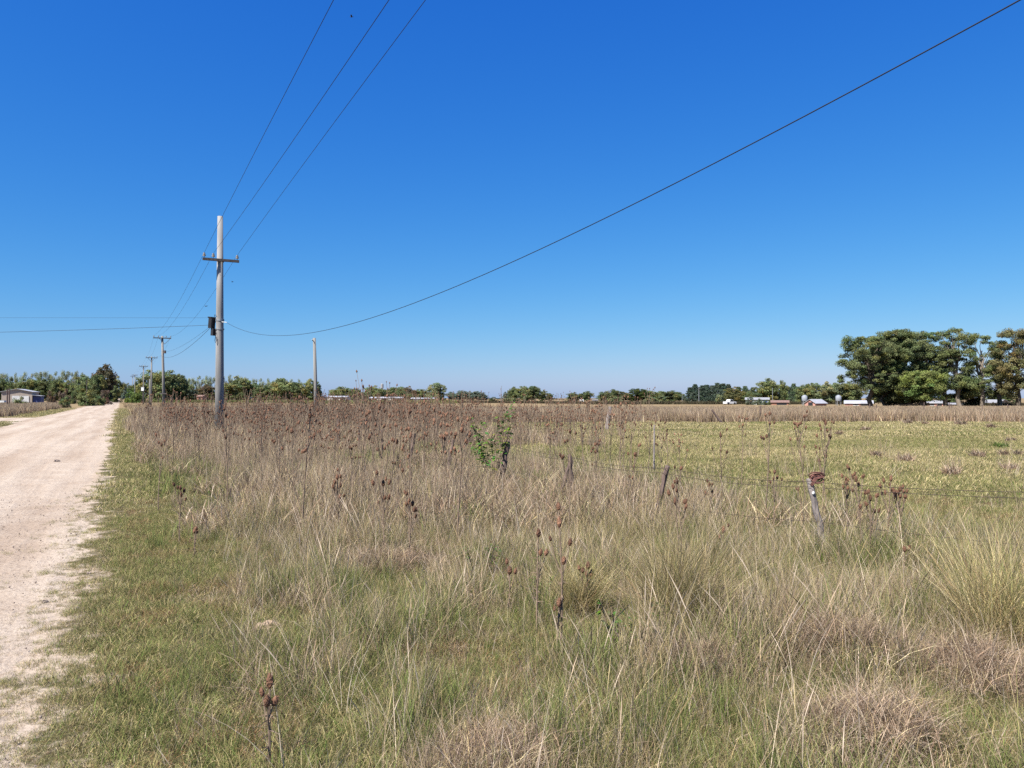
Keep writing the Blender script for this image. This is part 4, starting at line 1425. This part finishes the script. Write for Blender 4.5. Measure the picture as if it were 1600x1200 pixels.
PROTO = {}
for sty, cnt in (('round', 5), ('poplar', 4), ('pine', 3), ('bush', 3)):
    PROTO[sty] = [tree_proto(sty, 500 + 10 * len(sty) + i) for i in range(cnt)]
tcount = 0


def tree(style, px, top, wpx, d_, label, group, color, base=0.0, name=None, cat=None):
    global tcount
    tcount += 1
    crown, trunk = PROTO[style][tcount % len(PROTO[style])]
    h = zat(top, d_) - base; w = wpx * d_ / FPX
    root = empty(name or {'round': 'tree', 'poplar': 'poplar_tree', 'pine': 'pine_tree', 'bush': 'bush'}[style],
                 ((px - 800) / FPX * d_, d_, base), label, cat or ('bush' if style == 'bush' else 'tree'), group, rnd.uniform(0, 6.28))
    root.scale = (w / 10.0, w / 10.0, h / 10.0)
    j = rnd.uniform(.88, 1.14)
    c = link('crown', crown, root); c.color = (1.0 * color[0] * j, 1.0 * color[1] * j, .98 * color[2] * j, 1)
    link('trunk', trunk, root)
    return root


rnd.seed(12)
TREE = 1.22
DG, MG, LG = (.105, .132, .062), (.148, .176, .080), (.185, .215, .115)
PALE, HAZE_BLU, BRN, PINEC = (.215, .245, .155), (.14, .175, .14), (.12, .105, .066), (.068, .092, .068)  # the bluish leaf tone paints distance haze into the far trees
G1 = 'pale poplars behind the left trees'
for px, top, w in ((-22, 583, 26), (-4, 582, 26), (9, 583, 24), (25, 582, 13), (40, 581, 22), (55, 580, 22), (70, 579, 24), (88, 580, 20), (97, 579, 18), (107, 578, 20), (118, 579, 20), (128, 582, 20)):
    tree('poplar', px, top, w, 420, 'pale green poplar in the back row left of the road', G1, PALE)
for px, top, w, col, lab in ((-25, 594, 40, DG, None), (2, 592, 30, DG, 'dark tree behind the left side of the white farmhouse'), (18, 594, 28, DG, 'dark round tree over the roof of the white farmhouse'), (38, 592, 30, MG, 'mid green tree right of the farmhouse roof'),
                             (56, 590, 30, MG, 'mid green tree one step right of the farmhouse'), (75, 592, 30, DG, 'dark tree in the front row midway between farmhouse and tall dark tree'), (93, 593, 28, MG, 'rounded green tree second before the broad green one left of the road'),
                             (109, 594, 26, MG, 'rounded green tree next to the broad green one left of the road'), (132, 586, 36, MG, 'broad green tree left of the tall dark tree'), (148, 590, 24, DG, 'dark green tree tucked against the left of the tall dark tree')):
    tree('round', px, top, w, 280, lab or 'dark green tree at the far left edge behind the farmhouse', 'front row trees left of the road', col)
tree('round', 161, 569, 40, 255, 'tall dark brownish domed tree beside the road end, tallest on the left', None, BRN)
tree('round', 156, 585, 34, 250, 'dark lower tree in front of the tall domed tree', None, DG)
tree('round', 179, 587, 26, 290, 'green tree on the right flank of the tall domed tree', None, MG)
tree('bush', 136, 612, 28, 160, 'round green bush by the left roadside before the dark trees', None, MG)
tree('bush', 151, 612, 26, 165, 'smaller green bush right of the round one by the left roadside', None, DG)
tree('bush', 165, 609, 22, 190, 'brownish bare bush at the left of the road end', None, (.15, .11, .085))
tree('bush', 101, 607, 18, 230, 'grey brown bush behind the dry grass left of the road', None, (.13, .105, .08))
tree('bush', 80, 609, 16, 240, 'small grey brown bush left of the other brown bush', None, (.13, .10, .075))
tree('bush', 116, 611, 12, 215, 'small dark bush right of the grey brown ones', None, DG)
tree('bush', 31, 619, 20, 125, 'small green bush in front of the white farmhouse wall', None, MG)
tree('bush', 101, 617, 18, 130, 'little green bush alone in the dry grass left of the road', None, MG)
tree('round', 192, 600, 12, 620, 'distant dark tree left of the vanishing road', None, HAZE_BLU)
tree('round', 200, 598, 14, 640, 'distant dark tree right of the vanishing road', None, HAZE_BLU)
# right of the road end
tree('round', 237, 578, 46, 250, 'large full green tree right of the road, left of a twin', None, MG)
tree('round', 262, 579, 44, 245, 'large full green tree right of the road, right of its twin', None, MG)
tree('round', 216, 593, 26, 260, 'lower green tree between the road end and the large full trees', None, DG)
tree('round', 278, 584, 26, 255, 'green tree on the right flank of the large full trees', None, DG)
tree('bush', 205, 606, 20, 215, 'bright green bush at the right of the road end', None, (.10, .145, .045))
tree('bush', 216, 609, 22, 212, 'bright green bush beside the meter box pole', None, (.10, .14, .045))
G2 = 'pale poplars behind the concrete pole'
for px, top, w in ((288, 590, 20), (300, 590, 20), (312, 587, 20), (324, 587, 20), (336, 588, 20), (348, 586, 18), (360, 585, 18), (372, 586, 18), (384, 588, 18), (396, 591, 18), (408, 591, 18), (420, 591, 18), (432, 592, 18), (444, 592, 18), (456, 592, 18), (468, 592, 18), (480, 592, 18), (492, 594, 18)):
    tree('poplar', px, top, w, 430, 'pale green poplar in the back row behind the concrete pole', G2, PALE)
for px, top, w, col, lab in ((294, 599, 26, MG, 'green tree right of the large full trees, before the poplars'), (305, 607, 26, (.11, .135, .105), 'low grey green tree beside the rusty shed'), (320, 600, 26, BRN, 'brownish tree above the rusty shed'), (333, 612, 20, MG, 'low green tree left of the concrete pole foot'),
                             (352, 603, 24, MG, 'green tree just right of the concrete pole'), (378, 588, 44, MG, 'big rounded green tree right of the concrete pole'), (400, 598, 30, DG, 'dark tree right of the big rounded green tree'), (418, 602, 28, MG, 'mid green tree halfway to the short pole'),
                             (442, 591, 44, MG, 'broad green tree before the poplars left of the short pole'), (464, 597, 32, DG, 'dark green tree left of the short pole'), (484, 592, 32, MG, 'green tree directly behind the short pole'), (497, 600, 16, DG, 'last dark tree right of the short pole, at the end of the wood')):
    tree('round', px, top, w, 300, lab, 'front row trees behind the concrete pole', col)
for px, top, w, d_, col, lab in ((527, 606, 30, 360, MG, 'low tree above the left white shed'), (537, 604, 34, 350, MG, 'rounded tree above the middle of the left white shed'), (553, 607, 22, 350, MG, 'tree at the right end of the left white shed'),
                                 (580, 602, 34, 330, MG, 'tree behind the tallest teasel'), (592, 607, 26, 330, MG, 'tree just right of the tallest teasel'), (570, 613, 20, 320, DG, 'dark low tree hidden by the tallest teasel'),
                                 (612, 605, 34, 340, MG, 'pale green tree behind the long white sheds'), (624, 604, 24, 350, LG, 'light tree behind the gap of the white sheds'), (636, 603, 24, 330, BRN, 'dark brownish round tree behind the white sheds'), (630, 611, 16, 310, DG, 'dark blue green bush before the white sheds'),
                                 (650, 608, 22, 380, MG, 'small tree behind the right white shed'), (662, 608, 22, 380, MG, 'second small tree behind the right white shed'), (680, 598, 34, 340, LG, 'tall open crowned tree at the right end of the white sheds'), (640, 615, 16, 310, MG, 'low green bush between the white sheds')):
    tree('round', px, top, w, d_, lab, None, col)
tree('bush', 691, 616, 18, 270, 'dark round bush right of the white sheds', None, (.05, .065, .035))
tree('bush', 680, 617, 16, 275, 'small green bush at the end of the white sheds', None, MG)
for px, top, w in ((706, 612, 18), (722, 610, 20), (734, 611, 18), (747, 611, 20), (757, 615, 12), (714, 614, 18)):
    tree('round', px, top, w, 560, 'hazy far tree in the low group left of the slim mast', 'far trees left of the slim mast', HAZE_BLU)
tree('bush', 771, 620, 14, 430, 'small dark bush left of the slim mast', None, DG)
tree('bush', 800, 621, 26, 420, 'pale green low bush right of the slim mast', None, LG)
for px, top, w, d_, col, lab in ((791, 612, 14, 470, HAZE_BLU, 'small tree just right of the slim mast'), (801, 604, 20, 430, DG, 'upright tree left of the broad middle tree'), (818, 603, 26, 410, MG, 'broad middle tree on the skyline, its left half'), (831, 603, 28, 410, DG, 'broad middle tree on the skyline, its right half'),
                                 (848, 609, 14, 420, DG, 'narrow tree right of the broad middle tree'), (857, 614, 13, 430, DG, 'low tree ending the middle group'), (898, 613, 22, 390, DG, 'dark tree left of the white cube hut'), (916, 611, 22, 390, DG, 'dark tree behind the white cube hut')):
    tree('round', px, top, w, d_, lab, None, col)
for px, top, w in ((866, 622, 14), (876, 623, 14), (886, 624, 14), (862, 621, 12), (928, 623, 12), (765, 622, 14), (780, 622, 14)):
    tree('round', px, top, w, 900, 'very low hazy tree far off on the open skyline', 'very far trees in the skyline gaps', HAZE_BLU)
for px, top, w, d_, col, lab in ((943, 612, 26, 340, DG, 'dark left end tree of the hedge like row right of middle'), (956, 608, 26, 350, DG, 'tree rising at the left of the hedge like row'), (975, 612, 36, 370, (.125, .12, .065), 'brownish green tree inside the hedge like row'), (996, 607, 34, 350, (.06, .08, .032), 'dark dense tree in the middle of the hedge like row'),
                                 (1014, 609, 28, 370, MG, 'green tree right of the dark dense one'), (1030, 611, 26, 370, MG, 'pale topped tree in the right of the hedge like row'), (1047, 610, 30, 370, (.10, .125, .07), 'rounded grey green tree in the hedge like row'), (1062, 613, 22, 360, DG, 'dark right end tree of the hedge like row')):
    tree('round', px, top, w, d_, lab, None, col)
for px, w, lab in ((960, 26, 'pale green bush under the left of the hedge like row'), (1017, 24, 'pale green bush under the middle of the hedge like row'), (1034, 20, 'pale green bush under the right of the hedge like row')):
    tree('bush', px, 618, w, 330, lab, None, LG)
# pines and the farm on the right
for px, top in ((1079, 605), (1086, 600), (1097, 602), (1104, 601), (1113, 602), (1121, 598), (1130, 599), (1138, 600)):
    tree('pine', px, top, 25, 235, 'dark pine in the tight row right of the hedge like trees', 'dark pines in a tight row', PINEC)
tree('round', 1143, 604, 34, 215, 'brownish round tree right of the dark pines', None, (.11, .11, .05))
tree('round', 1122, 616, 10, 205, 'small light green tree in front of the dark pines', None, LG)
tree('round', 1166, 611, 30, 215, 'low green tree behind the white pickup', None, MG)
for px, top in ((1154, 604), (1164, 603), (1176, 605), (1186, 606), (1196, 607), (1224, 604), (1232, 604), (1240, 599), (1247, 604)):
    tree('pine', px, top, 20, 250, 'green pine in the loose row behind the grey farmhouse', 'green pines behind the farmhouse', (.09, .12, .07))
tree('round', 1205, 591, 38, 225, 'tall spreading tree behind the brown roofed shed', None, MG)
tree('round', 1223, 594, 16, 230, 'slim offshoot tree right of the tall spreading tree', None, MG)
tree('round', 1178, 614, 30, 200, 'low dark tree behind the grey green farmhouse', None, DG)
tree('bush', 1172, 619, 16, 184, 'grey green bush hiding the left end of the grey green farmhouse', None, (.12, .15, .10))
tree('bush', 1187, 622, 14, 183, 'low grey green bush before the door of the grey green farmhouse', None, (.12, .15, .10))
tree('bush', 1198, 624, 12, 182, 'small dark bush at the right end of the grey green farmhouse', None, DG)
for px, top, w, col, lab in ((1256, 601, 26, MG, 'green tree behind the left water tank'), (1270, 598, 28, MG, 'rounded tree behind the barn roof'), (1286, 596, 32, LG, 'tall pale green tree right of the barn'), (1303, 598, 30, LG, 'pale green tree behind the right water tank'), (1322, 596, 34, MG, 'olive tree left of the eucalyptus grove'), (1338, 600, 26, MG, 'green tree at the left foot of the eucalyptus grove'),
                             (1366, 612, 30, MG, 'low green tree seen through the left of the grove'), (1553, 606, 34, MG, 'green tree seen through the gap on the right of the grove'), (1573, 612, 24, DG, 'dark low tree behind the pale cabin'), (1490, 615, 30, DG, 'low dark tree behind the grove trunks')):
    tree('round', px, top, w, 205, lab, None, col)


# eucalyptus grove: each tree its own skeleton
def eucalyptus(px, top, wl_, wr, d_, seed, density, label, low=.25, color=(.105, .115, .042), trunk_lean=0.0):
    rng = np.random.default_rng(seed)
    H = zat(top, d_); wl2, wr2 = wl_ * d_ / FPX, wr * d_ / FPX
    cs, rs, ns, segs = [], [], [], []
    fork = H * rng.uniform(.34, .44)
    tx = trunk_lean * d_ / FPX
    segs.append(limb((0, 0, -.2), (tx, 0, fork), .42, .30, 0, rng))
    leaders = []
    for k in range(3):
        q = (tx + (k - 1) * (wl2 + wr2) * .13 + rng.normal(0, .3), rng.normal(0, .8), H * rng.uniform(.72, .9))
        segs.append(limb((tx, 0, fork - .1), q, .24, .07, .15, rng)); leaders.append(((tx, 0, fork), q))
    nb = int(66 * density)
    for i in range(nb):
        u = low + (1 - low) * ((i + rng.random()) / nb) ** .85
        z = u * H
        env = math.sin(math.pi * np.clip((u - low * .55) / (1.12 - low * .55), .03, .97)) ** .65
        an = rng.uniform(0, 6.28); q = rng.uniform(.25, 1) ** .6
        cx = math.cos(an) * q; cx *= (wl2 if cx < 0 else wr2) * env
        cy = math.sin(an) * q * (wl2 + wr2) * .5 * env
        c = np.array([cx + tx, cy, z - .25 * q])
        r = rng.uniform(.65, 1.25)
        if c[2] + r * .5 > H: c[2] = H - r * .5
        a, b_ = leaders[rng.integers(3)]
        f = np.clip((z - fork) / H - .12, 0, .95)
        p = np.array(a) + (np.array(b_) - np.array(a)) * f
        if z < fork: p = np.array((tx * .8, 0, max(1.5, z - .9)))
        segs.append(limb(p, c, .085, .025, .25, rng))
        for j in range(3):
            cc = c + rng.normal(0, .62, 3) * np.array([1.1, 1.1, .7]) * r
            cc[2] = min(cc[2], H - .45)
            cs.append(cc); r2 = r * rng.uniform(.45, .8); rs.append(np.array([r2 * 1.3, r2 * 1.3, r2 * .78])); ns.append(int(225 * r2 / .6))
    V, F, C = leaf_cloud(cs, rs, ns, .15, rng, .5, .2, hue=((1.12, 1.0, .8), .15))
    root = empty('eucalyptus_tree', ((px - 800) / FPX * d_, d_, 0), label, 'tree', 'eucalyptus trees of the right grove')
    c = link('crown', np_mesh('crown', V, F, M_LEAF, C), root); c.color = (*(1.02 * q_ for q_ in color), 1)
    link('trunk', limb_mesh(segs, M_PALEBARK if density < .6 else M_BARK), root)


EC = (.128, .152, .068)
eucalyptus(1362, 525, 46, 42, 132, 1, 1.15, 'leftmost eucalyptus of the grove, its limbs reaching out left', .26, EC)
eucalyptus(1386, 523, 34, 34, 136, 2, 1.1, 'eucalyptus second from the left in the grove', .2, EC)
eucalyptus(1410, 515, 34, 34, 134, 3, 1.2, 'tall dense eucalyptus in the middle left of the grove', .2, EC)
eucalyptus(1440, 518, 34, 36, 137, 4, 1.2, 'tall dense eucalyptus behind the bright lower tree', .2, EC)
eucalyptus(1441, 579, 30, 30, 128, 5, .8, 'low bright green tree in front of the middle of the grove', .3, (.15, .185, .062))
eucalyptus(1422, 600, 24, 24, 131, 12, .6, 'dark undergrowth tree among the grove trunks, left of the bright low tree', .2, (.085, .10, .05))
eucalyptus(1390, 585, 26, 26, 138, 13, .7, 'dark low tree behind the second trunk of the grove', .15, (.08, .095, .05))
eucalyptus(1500, 511, 30, 26, 135, 6, .46, 'tallest airy eucalyptus with sky showing through its crown', .22, EC, -6)
eucalyptus(1478, 545, 20, 20, 137, 7, .42, 'thin shorter eucalyptus left of the tallest airy one', .15, EC)
eucalyptus(1533, 523, 30, 32, 134, 8, .46, 'airy eucalyptus with a rounded top right of the tallest one', .15, EC)
eucalyptus(1518, 592, 22, 22, 139, 14, .5, 'dark low tree between the two airy eucalyptus trunks', .12, (.08, .095, .05))
eucalyptus(1562, 562, 16, 20, 138, 9, .4, 'small thin eucalyptus in the gap near the right edge', .25, EC)
eucalyptus(1590, 514, 32, 40, 130, 10, .8, 'large eucalyptus cut by the right edge of the picture', .2, (.155, .142, .066))
eucalyptus(1650, 520, 40, 40, 133, 11, 1.0, 'eucalyptus just outside the right edge', .2, EC)

# ------------------------------------------------------------------ farm buildings
def mat_wall(name, c): return simple_mat(name, c, .9, 1.5, .12)


W_PINK, W_WHITE, W_BEIGE, W_BRICK, W_GREY = mat_wall('pink_render', (.50, .27, .22)), mat_wall('white_render', (.72, .71, .68)), mat_wall('beige_render', (.42, .35, .29)), mat_wall('brick_wall', (.34, .17, .12)), mat_wall('grey_green_wall', (.38, .42, .39))
R_TIN, R_BRN, R_GREY = simple_mat('tin_roof', (.46, .46, .48), .55, 2, .12, metal=.15), simple_mat('brown_roof', (.24, .15, .12), .9, 3, .25), simple_mat('grey_roof', (.30, .30, .31), .7, 3, .15)
DARKW, BLUEP = simple_mat('dark_opening', (.025, .025, .03), .6, 3, .2), simple_mat('blue_paint', (.05, .07, .20), .6, 4, .2)


def house(name, px0, px1, depth, eave, ridge, d_, wall, roof, label, cat, rz=0.0, gable_front=False, openings=(), over=.25):
    """front wall spans px0..px1 at distance d_; eave and ridge are photo rows"""
    X0, X1 = (px0 - 800) / FPX * d_, (px1 - 800) / FPX * d_
    W = X1 - X0; he, hr = zat(eave, d_), zat(ridge, d_)
    root = empty(name, ((X0 + X1) / 2, d_, 0), label, cat, None, rz)
    w = MB()
    if gable_front:
        w.prism([(-W / 2, 0), (W / 2, 0), (W / 2, he), (0, hr), (-W / 2, he)], depth, Matrix.Identity(4))
    else:
        M = Matrix.Translation((-W / 2, 0, 0)) @ Matrix.Rotation(math.radians(90), 4, 'Z') @ Matrix.Scale(-1, 4, (0, 1, 0))
        w.prism([(0, 0), (0, he), (depth / 2, hr), (depth, he), (depth, 0)], W, M)
    w.build('wall', wall, root)
    r = MB(); th = .07
    if gable_front:
        a = Vector((W / 2 + over, 0, he - over * (hr - he) / (W / 2)))
        for sg in (-1, 1):
            r.prism([(0, hr + .02), (sg * a.x, a.z + .02), (sg * a.x, a.z + .02 + th), (0, hr + .02 + th)][::sg], depth + 2 * over, Matrix.Translation((0, -over, 0)))
    else:
        M = Matrix.Translation((-W / 2 - over, 0, 0)) @ Matrix.Rotation(math.radians(90), 4, 'Z') @ Matrix.Scale(-1, 4, (0, 1, 0))
        sl = (hr - he) / (depth / 2)
        r.prism([(-over, he - over * sl + .02), (-over, he - over * sl + .02 + th), (depth / 2, hr + .02 + th), (depth / 2, hr + .02)], W + 2 * over, M)
        r.prism([(depth + over, he - over * sl + .02), (depth / 2, hr + .02), (depth / 2, hr + .02 + th), (depth + over, he - over * sl + .02 + th)], W + 2 * over, M)
    r.build('roof', roof, root)
    for kind, u, wd, z0, z1, mt in openings:
        o = MB(); o.box((u * W, -.03, (z0 + z1) / 2), (wd, .08, z1 - z0)); part = o.build(kind, mt, root)
        if kind == 'window':
            f = MB()
            for a_, b_, s_ in (((u * W, -.05, z1 + .04), 0, (wd + .16, .1, .08)), ((u * W, -.06, z0 - .04), 0, (wd + .2, .14, .08))):
                f.box(a_, s_)
            f.build('window_frame', W_WHITE, part)
    return root


h1 = house('farmhouse', 6, 47, 8, 612.3, 608, 160, W_BEIGE, R_TIN, 'low white and beige farmhouse with tin roof at the far left', 'farmhouse', .40, True,
           (('window', -.02, 1.0, .9, 1.9, DARKW), ('door', .27, .55, .05, 2.1, BLUEP)))
b = MB(); W_ = 41 * 160 / FPX; b.box((W_ * .12, -.06, 1.05), (W_ * .55, .06, 2.1)); b.build('painted_front', W_WHITE, h1)
b = MB(); b.box((W_ / 2 + .8, 2.2, 1.05), (1.5, 3.8, 2.1)); ls = b.build('lean_to', BLUEP, h1)
b = MB(); b.box((W_ / 2 + .85, 1.9, 2.2), (1.8, 4.6, .08), 0, Matrix.Rotation(.1, 3, 'Y')); b.build('awning', R_TIN, ls)
b = MB(); b.box((0, 0, .9), (2.4, 1.2, .5)); b.box((.1, 0, .45), (2.0, 1.0, .5)); b.box((0, 0, 1.17), (2.5, 1.3, .05))
tag(b.build('water_trough', M_WHITE, None, ((0 - 800) / FPX * 150, 150, 0)), 'small white trough at the left edge beside the farmhouse', 'trough')
house('farm_shed', 500, 541, 8, 620.5, 618.8, 300, W_WHITE, R_TIN, 'long low white shed right of the short pole', 'shed', 0, False,
      (('door', -.3, 1.8, 0, 2.0, DARKW), ('door', .1, 2.2, 0, 2.0, DARKW), ('door', .36, 2.0, 0, 1.9, DARKW)))
house('farm_shed', 577, 628, 8, 622.2, 620.4, 300, DARKW, R_TIN, 'long low shed with silver roof behind the tallest teasels', 'shed', 0, False, (('door', -.2, 2, 0, 1.5, W_WHITE), ('door', .15, 2, 0, 1.5, W_WHITE)))
house('farm_shed', 642, 681, 8, 623.2, 621.6, 300, DARKW, R_TIN, 'long low shed with silver roof under the open crowned tree', 'shed', 0, False, (('door', -.3, 2, 0, 1.3, BLUEP), ('door', .25, 2, 0, 1.3, BLUEP)))
house('farm_shed', 308, 316, 4, 619.5, 617.5, 270, W_BRICK, R_BRN, 'small rusty red shed in the trees left of the concrete pole', 'shed', 0, False, (('door', 0, .8, 0, 1.7, DARKW),))
house('farm_shed', 275, 282, 3, 621.8, 620.6, 262, W_BRICK, simple_mat('red_roof', (.45, .10, .05), .8, 3, .2), 'tiny red roofed hut at the foot of the large full trees', 'shed', 0, False, (('door', 0, .6, 0, 1.2, DARKW),))
house('field_hut', 906, 912, 1.6, 624.9, 624.5, 330, W_WHITE, W_WHITE, 'white cube hut in front of the dark trees in the middle', 'hut', 0, False, (('door', .1, .6, 0, .7, DARKW),), .05)
house('field_hut', 926, 934, 2, 625.3, 624.6, 330, W_BEIGE, R_GREY, 'low grey roofed hut right of the white cube hut', 'hut', 0, False, (('door', 0, .8, 0, .6, DARKW),))
house('farmhouse', 1166, 1200, 5, 624.5, 621.5, 190, W_GREY, R_GREY, 'grey green farmhouse in the trees behind the white pickup', 'farmhouse', -.32, False,
      (('window', -.3, 1, .5, 1.1, DARKW), ('window', .1, 1, .5, 1.1, DARKW), ('door', .36, .9, 0, 1.3, BLUEP)))
house('farm_shed', 1206, 1231, 6, 629, 626, 182, W_BRICK, R_BRN, 'low open shed with a brown roof left of the barn', 'shed', -.33, False, (('door', .1, 2.2, 0, .6, DARKW),))
barn = house('barn', 1257, 1274, 5.0, 629.8, 624.3, 165, W_PINK, R_TIN, 'pink gabled barn with a white tin roof beside the left water tank', 'barn', -.85, True, (('door', .05, 1.0, 0, .75, DARKW),))
house('farmhouse', 1322, 1361, 4.5, 630.5, 626.2, 165, W_PINK, R_TIN, 'pink farmhouse with wide white roof left of the first grove trunk', 'farmhouse', -.42, False,
      (('window', -.1, 1, .1, .55, DARKW), ('door', .2, 1.4, 0, .6, DARKW)))
house('farmhouse', 1411, 1425, 4, 629, 626, 160, W_WHITE, R_GREY, 'pale house seen between the trunks under the low bright tree', 'house', -.48, False, (('door', 0, .8, 0, .8, DARKW),))
house('farmhouse', 1449, 1475, 4, 630, 626, 160, W_PINK, R_GREY, 'grey roofed pink house between the trunks in the middle of the grove', 'house', -.48, False, (('window', -.2, .8, .1, .6, DARKW), ('door', .2, .8, 0, .6, DARKW)))
house('farmhouse', 1481, 1506, 4, 632, 630, 165, W_BEIGE, R_GREY, 'low beige house between the trunks of the airy eucalyptus trees', 'house', -.5, False, (('door', .1, .8, 0, .3, DARKW),))
house('cabin', 1552, 1584, 6, 629.5, 625, 155, W_BEIGE, R_GREY, 'pale cabin with pitched grey roof near the right edge', 'cabin', .5, True, (('door', -.1, .8, 0, .7, DARKW),))
house('farm_shed', 1586, 1602, 4, 632, 631, 158, W_WHITE, R_GREY, 'small white shed at the right edge of the picture', 'shed', 0, False, (('door', 0, .8, 0, .3, DARKW),))


def water_tank(px, top, d_, label):
    root = empty('water_tank', ((px - 800) / FPX * d_, d_, 0), label, 'water tank', 'grey water tanks of the farm')
    z1 = zat(top, d_); zb_ = zat(627, d_); r = 4.3 * d_ / FPX
    b = MB(); b.tube([(0, 0, zb_), (0, 0, zb_ + .08), (0, 0, z1 - .35), (0, 0, z1 - .12), (0, 0, z1)], [r * .9, r, r, r * .6, r * .12], 16)
    b.build('tank', simple_mat('tank_grey', (.27, .29, .32), .6, 2, .12), root, (0, 0, 0), True)
    for dx, dy in ((-.6, -.6), (.6, -.6), (.6, .6), (-.6, .6)):
        b = MB(); b.tube([(dx * r, dy * r, 0), (dx * r, dy * r, zb_ + .02)], .07, 6); b.build('leg', M_STEEL, root)


water_tank(1257, 617, 170, 'left grey water tank on legs behind the pink barn')
water_tank(1310, 617, 170, 'right grey water tank on legs between barn and pink farmhouse')
d_ = 600
rt = empty('water_tower', ((597 - 800) / FPX * d_, d_, 0), 'distant grey tower top rising above the trees behind the teasels', 'tower')
b = MB(); z1 = zat(599.5, d_); z0 = zat(607, d_); b.tube([(0, 0, z0), (0, 0, z0 + .4), (0, 0, z1 - .4), (0, 0, z1)], [.8, 1.1, 1.1, .6], 14); b.build('tank', R_GREY, rt)
b = MB(); b.tube([(0, 0, 0), (0, 0, z0)], .5, 10); b.build('shaft', R_GREY, rt)

# white pickup by the farm
d_ = 192
car = empty('pickup_truck', ((1140 - 800) / FPX * d_, d_, 0), 'white pickup parked before the trees right of the dark pines', 'pickup', None, .5)
b = MB()
b.prism([(-1.6, .25), (1.6, .25), (1.6, .75), (.75, .8), (.45, 1.3), (-.35, 1.3), (-.6, .8), (-1.6, .78)], 1.3, Matrix.Translation((0, -.65, 0)))
b.build('body', simple_mat('car_paint', (.75, .75, .75), .3, 2, .04, spec=.5), car)
b = MB(); b.prism([(.38, .82), (.68, .82), (.42, 1.24), (-.28, 1.24), (-.5, .82)], 1.32, Matrix.Translation((0, -.66, 0))); b.build('window', DARKW, car)
for sx in (-1, 1):
    for sy in (-1, 1):
        b = MB(); b.tube([(sx * 1.05, sy * .6, .3), (sx * 1.05, sy * .72, .3)], .3, 14); b.build('wheel', DARKW, car)

# crop strip and a dark blade strip standing in for shade under far trees
cm = [clump('crop', 60, 1.2, (.8, 1.3), (.12, .25), .15, .4, mixpal((GREEN, 3), (OLIVE, 5)), 2) for _ in range(3)]
x = RNG.uniform(-150, -18, 2600); y = RNG.uniform(225, 262, 2600); s, t = st(x, y); k = t > 3
scatter('crop_field', 'strip of pale green crop along the far field edge', 'crop', cm, x[k], y[k], RNG.uniform(.6, .95, k.sum()), pick(k.sum(), 0, 3))
wm = [clump('shade_strip', 60, 1.2, (.5, 1.2), (.1, .22), .3, .6, mixpal((((.075, .07, .04), 3), ((.11, .08, .05), 2)) and [((.075, .07, .04), 3), ((.11, .08, .05), 2)], 1) if False else [((.085, .08, .045), 3), ((.12, .09, .06), 2)], 2) for _ in range(3)]
x = RNG.uniform(-70, 190, 2600); y = 0 * x + 205 + RNG.normal(0, 3, len(x)) + np.where(x < 20, 60, 0) * smooth(40, -20, x)
y = np.where(x > 88, 146 + RNG.normal(0, 2.5, len(x)), y)
scatter('field_edge_shade_strip', 'dark low strip standing in for tree shade along the far edge of the field', 'shade_strip', wm, x, y, RNG.uniform(.5, .9, len(x)), pick(len(x), 0, 3))
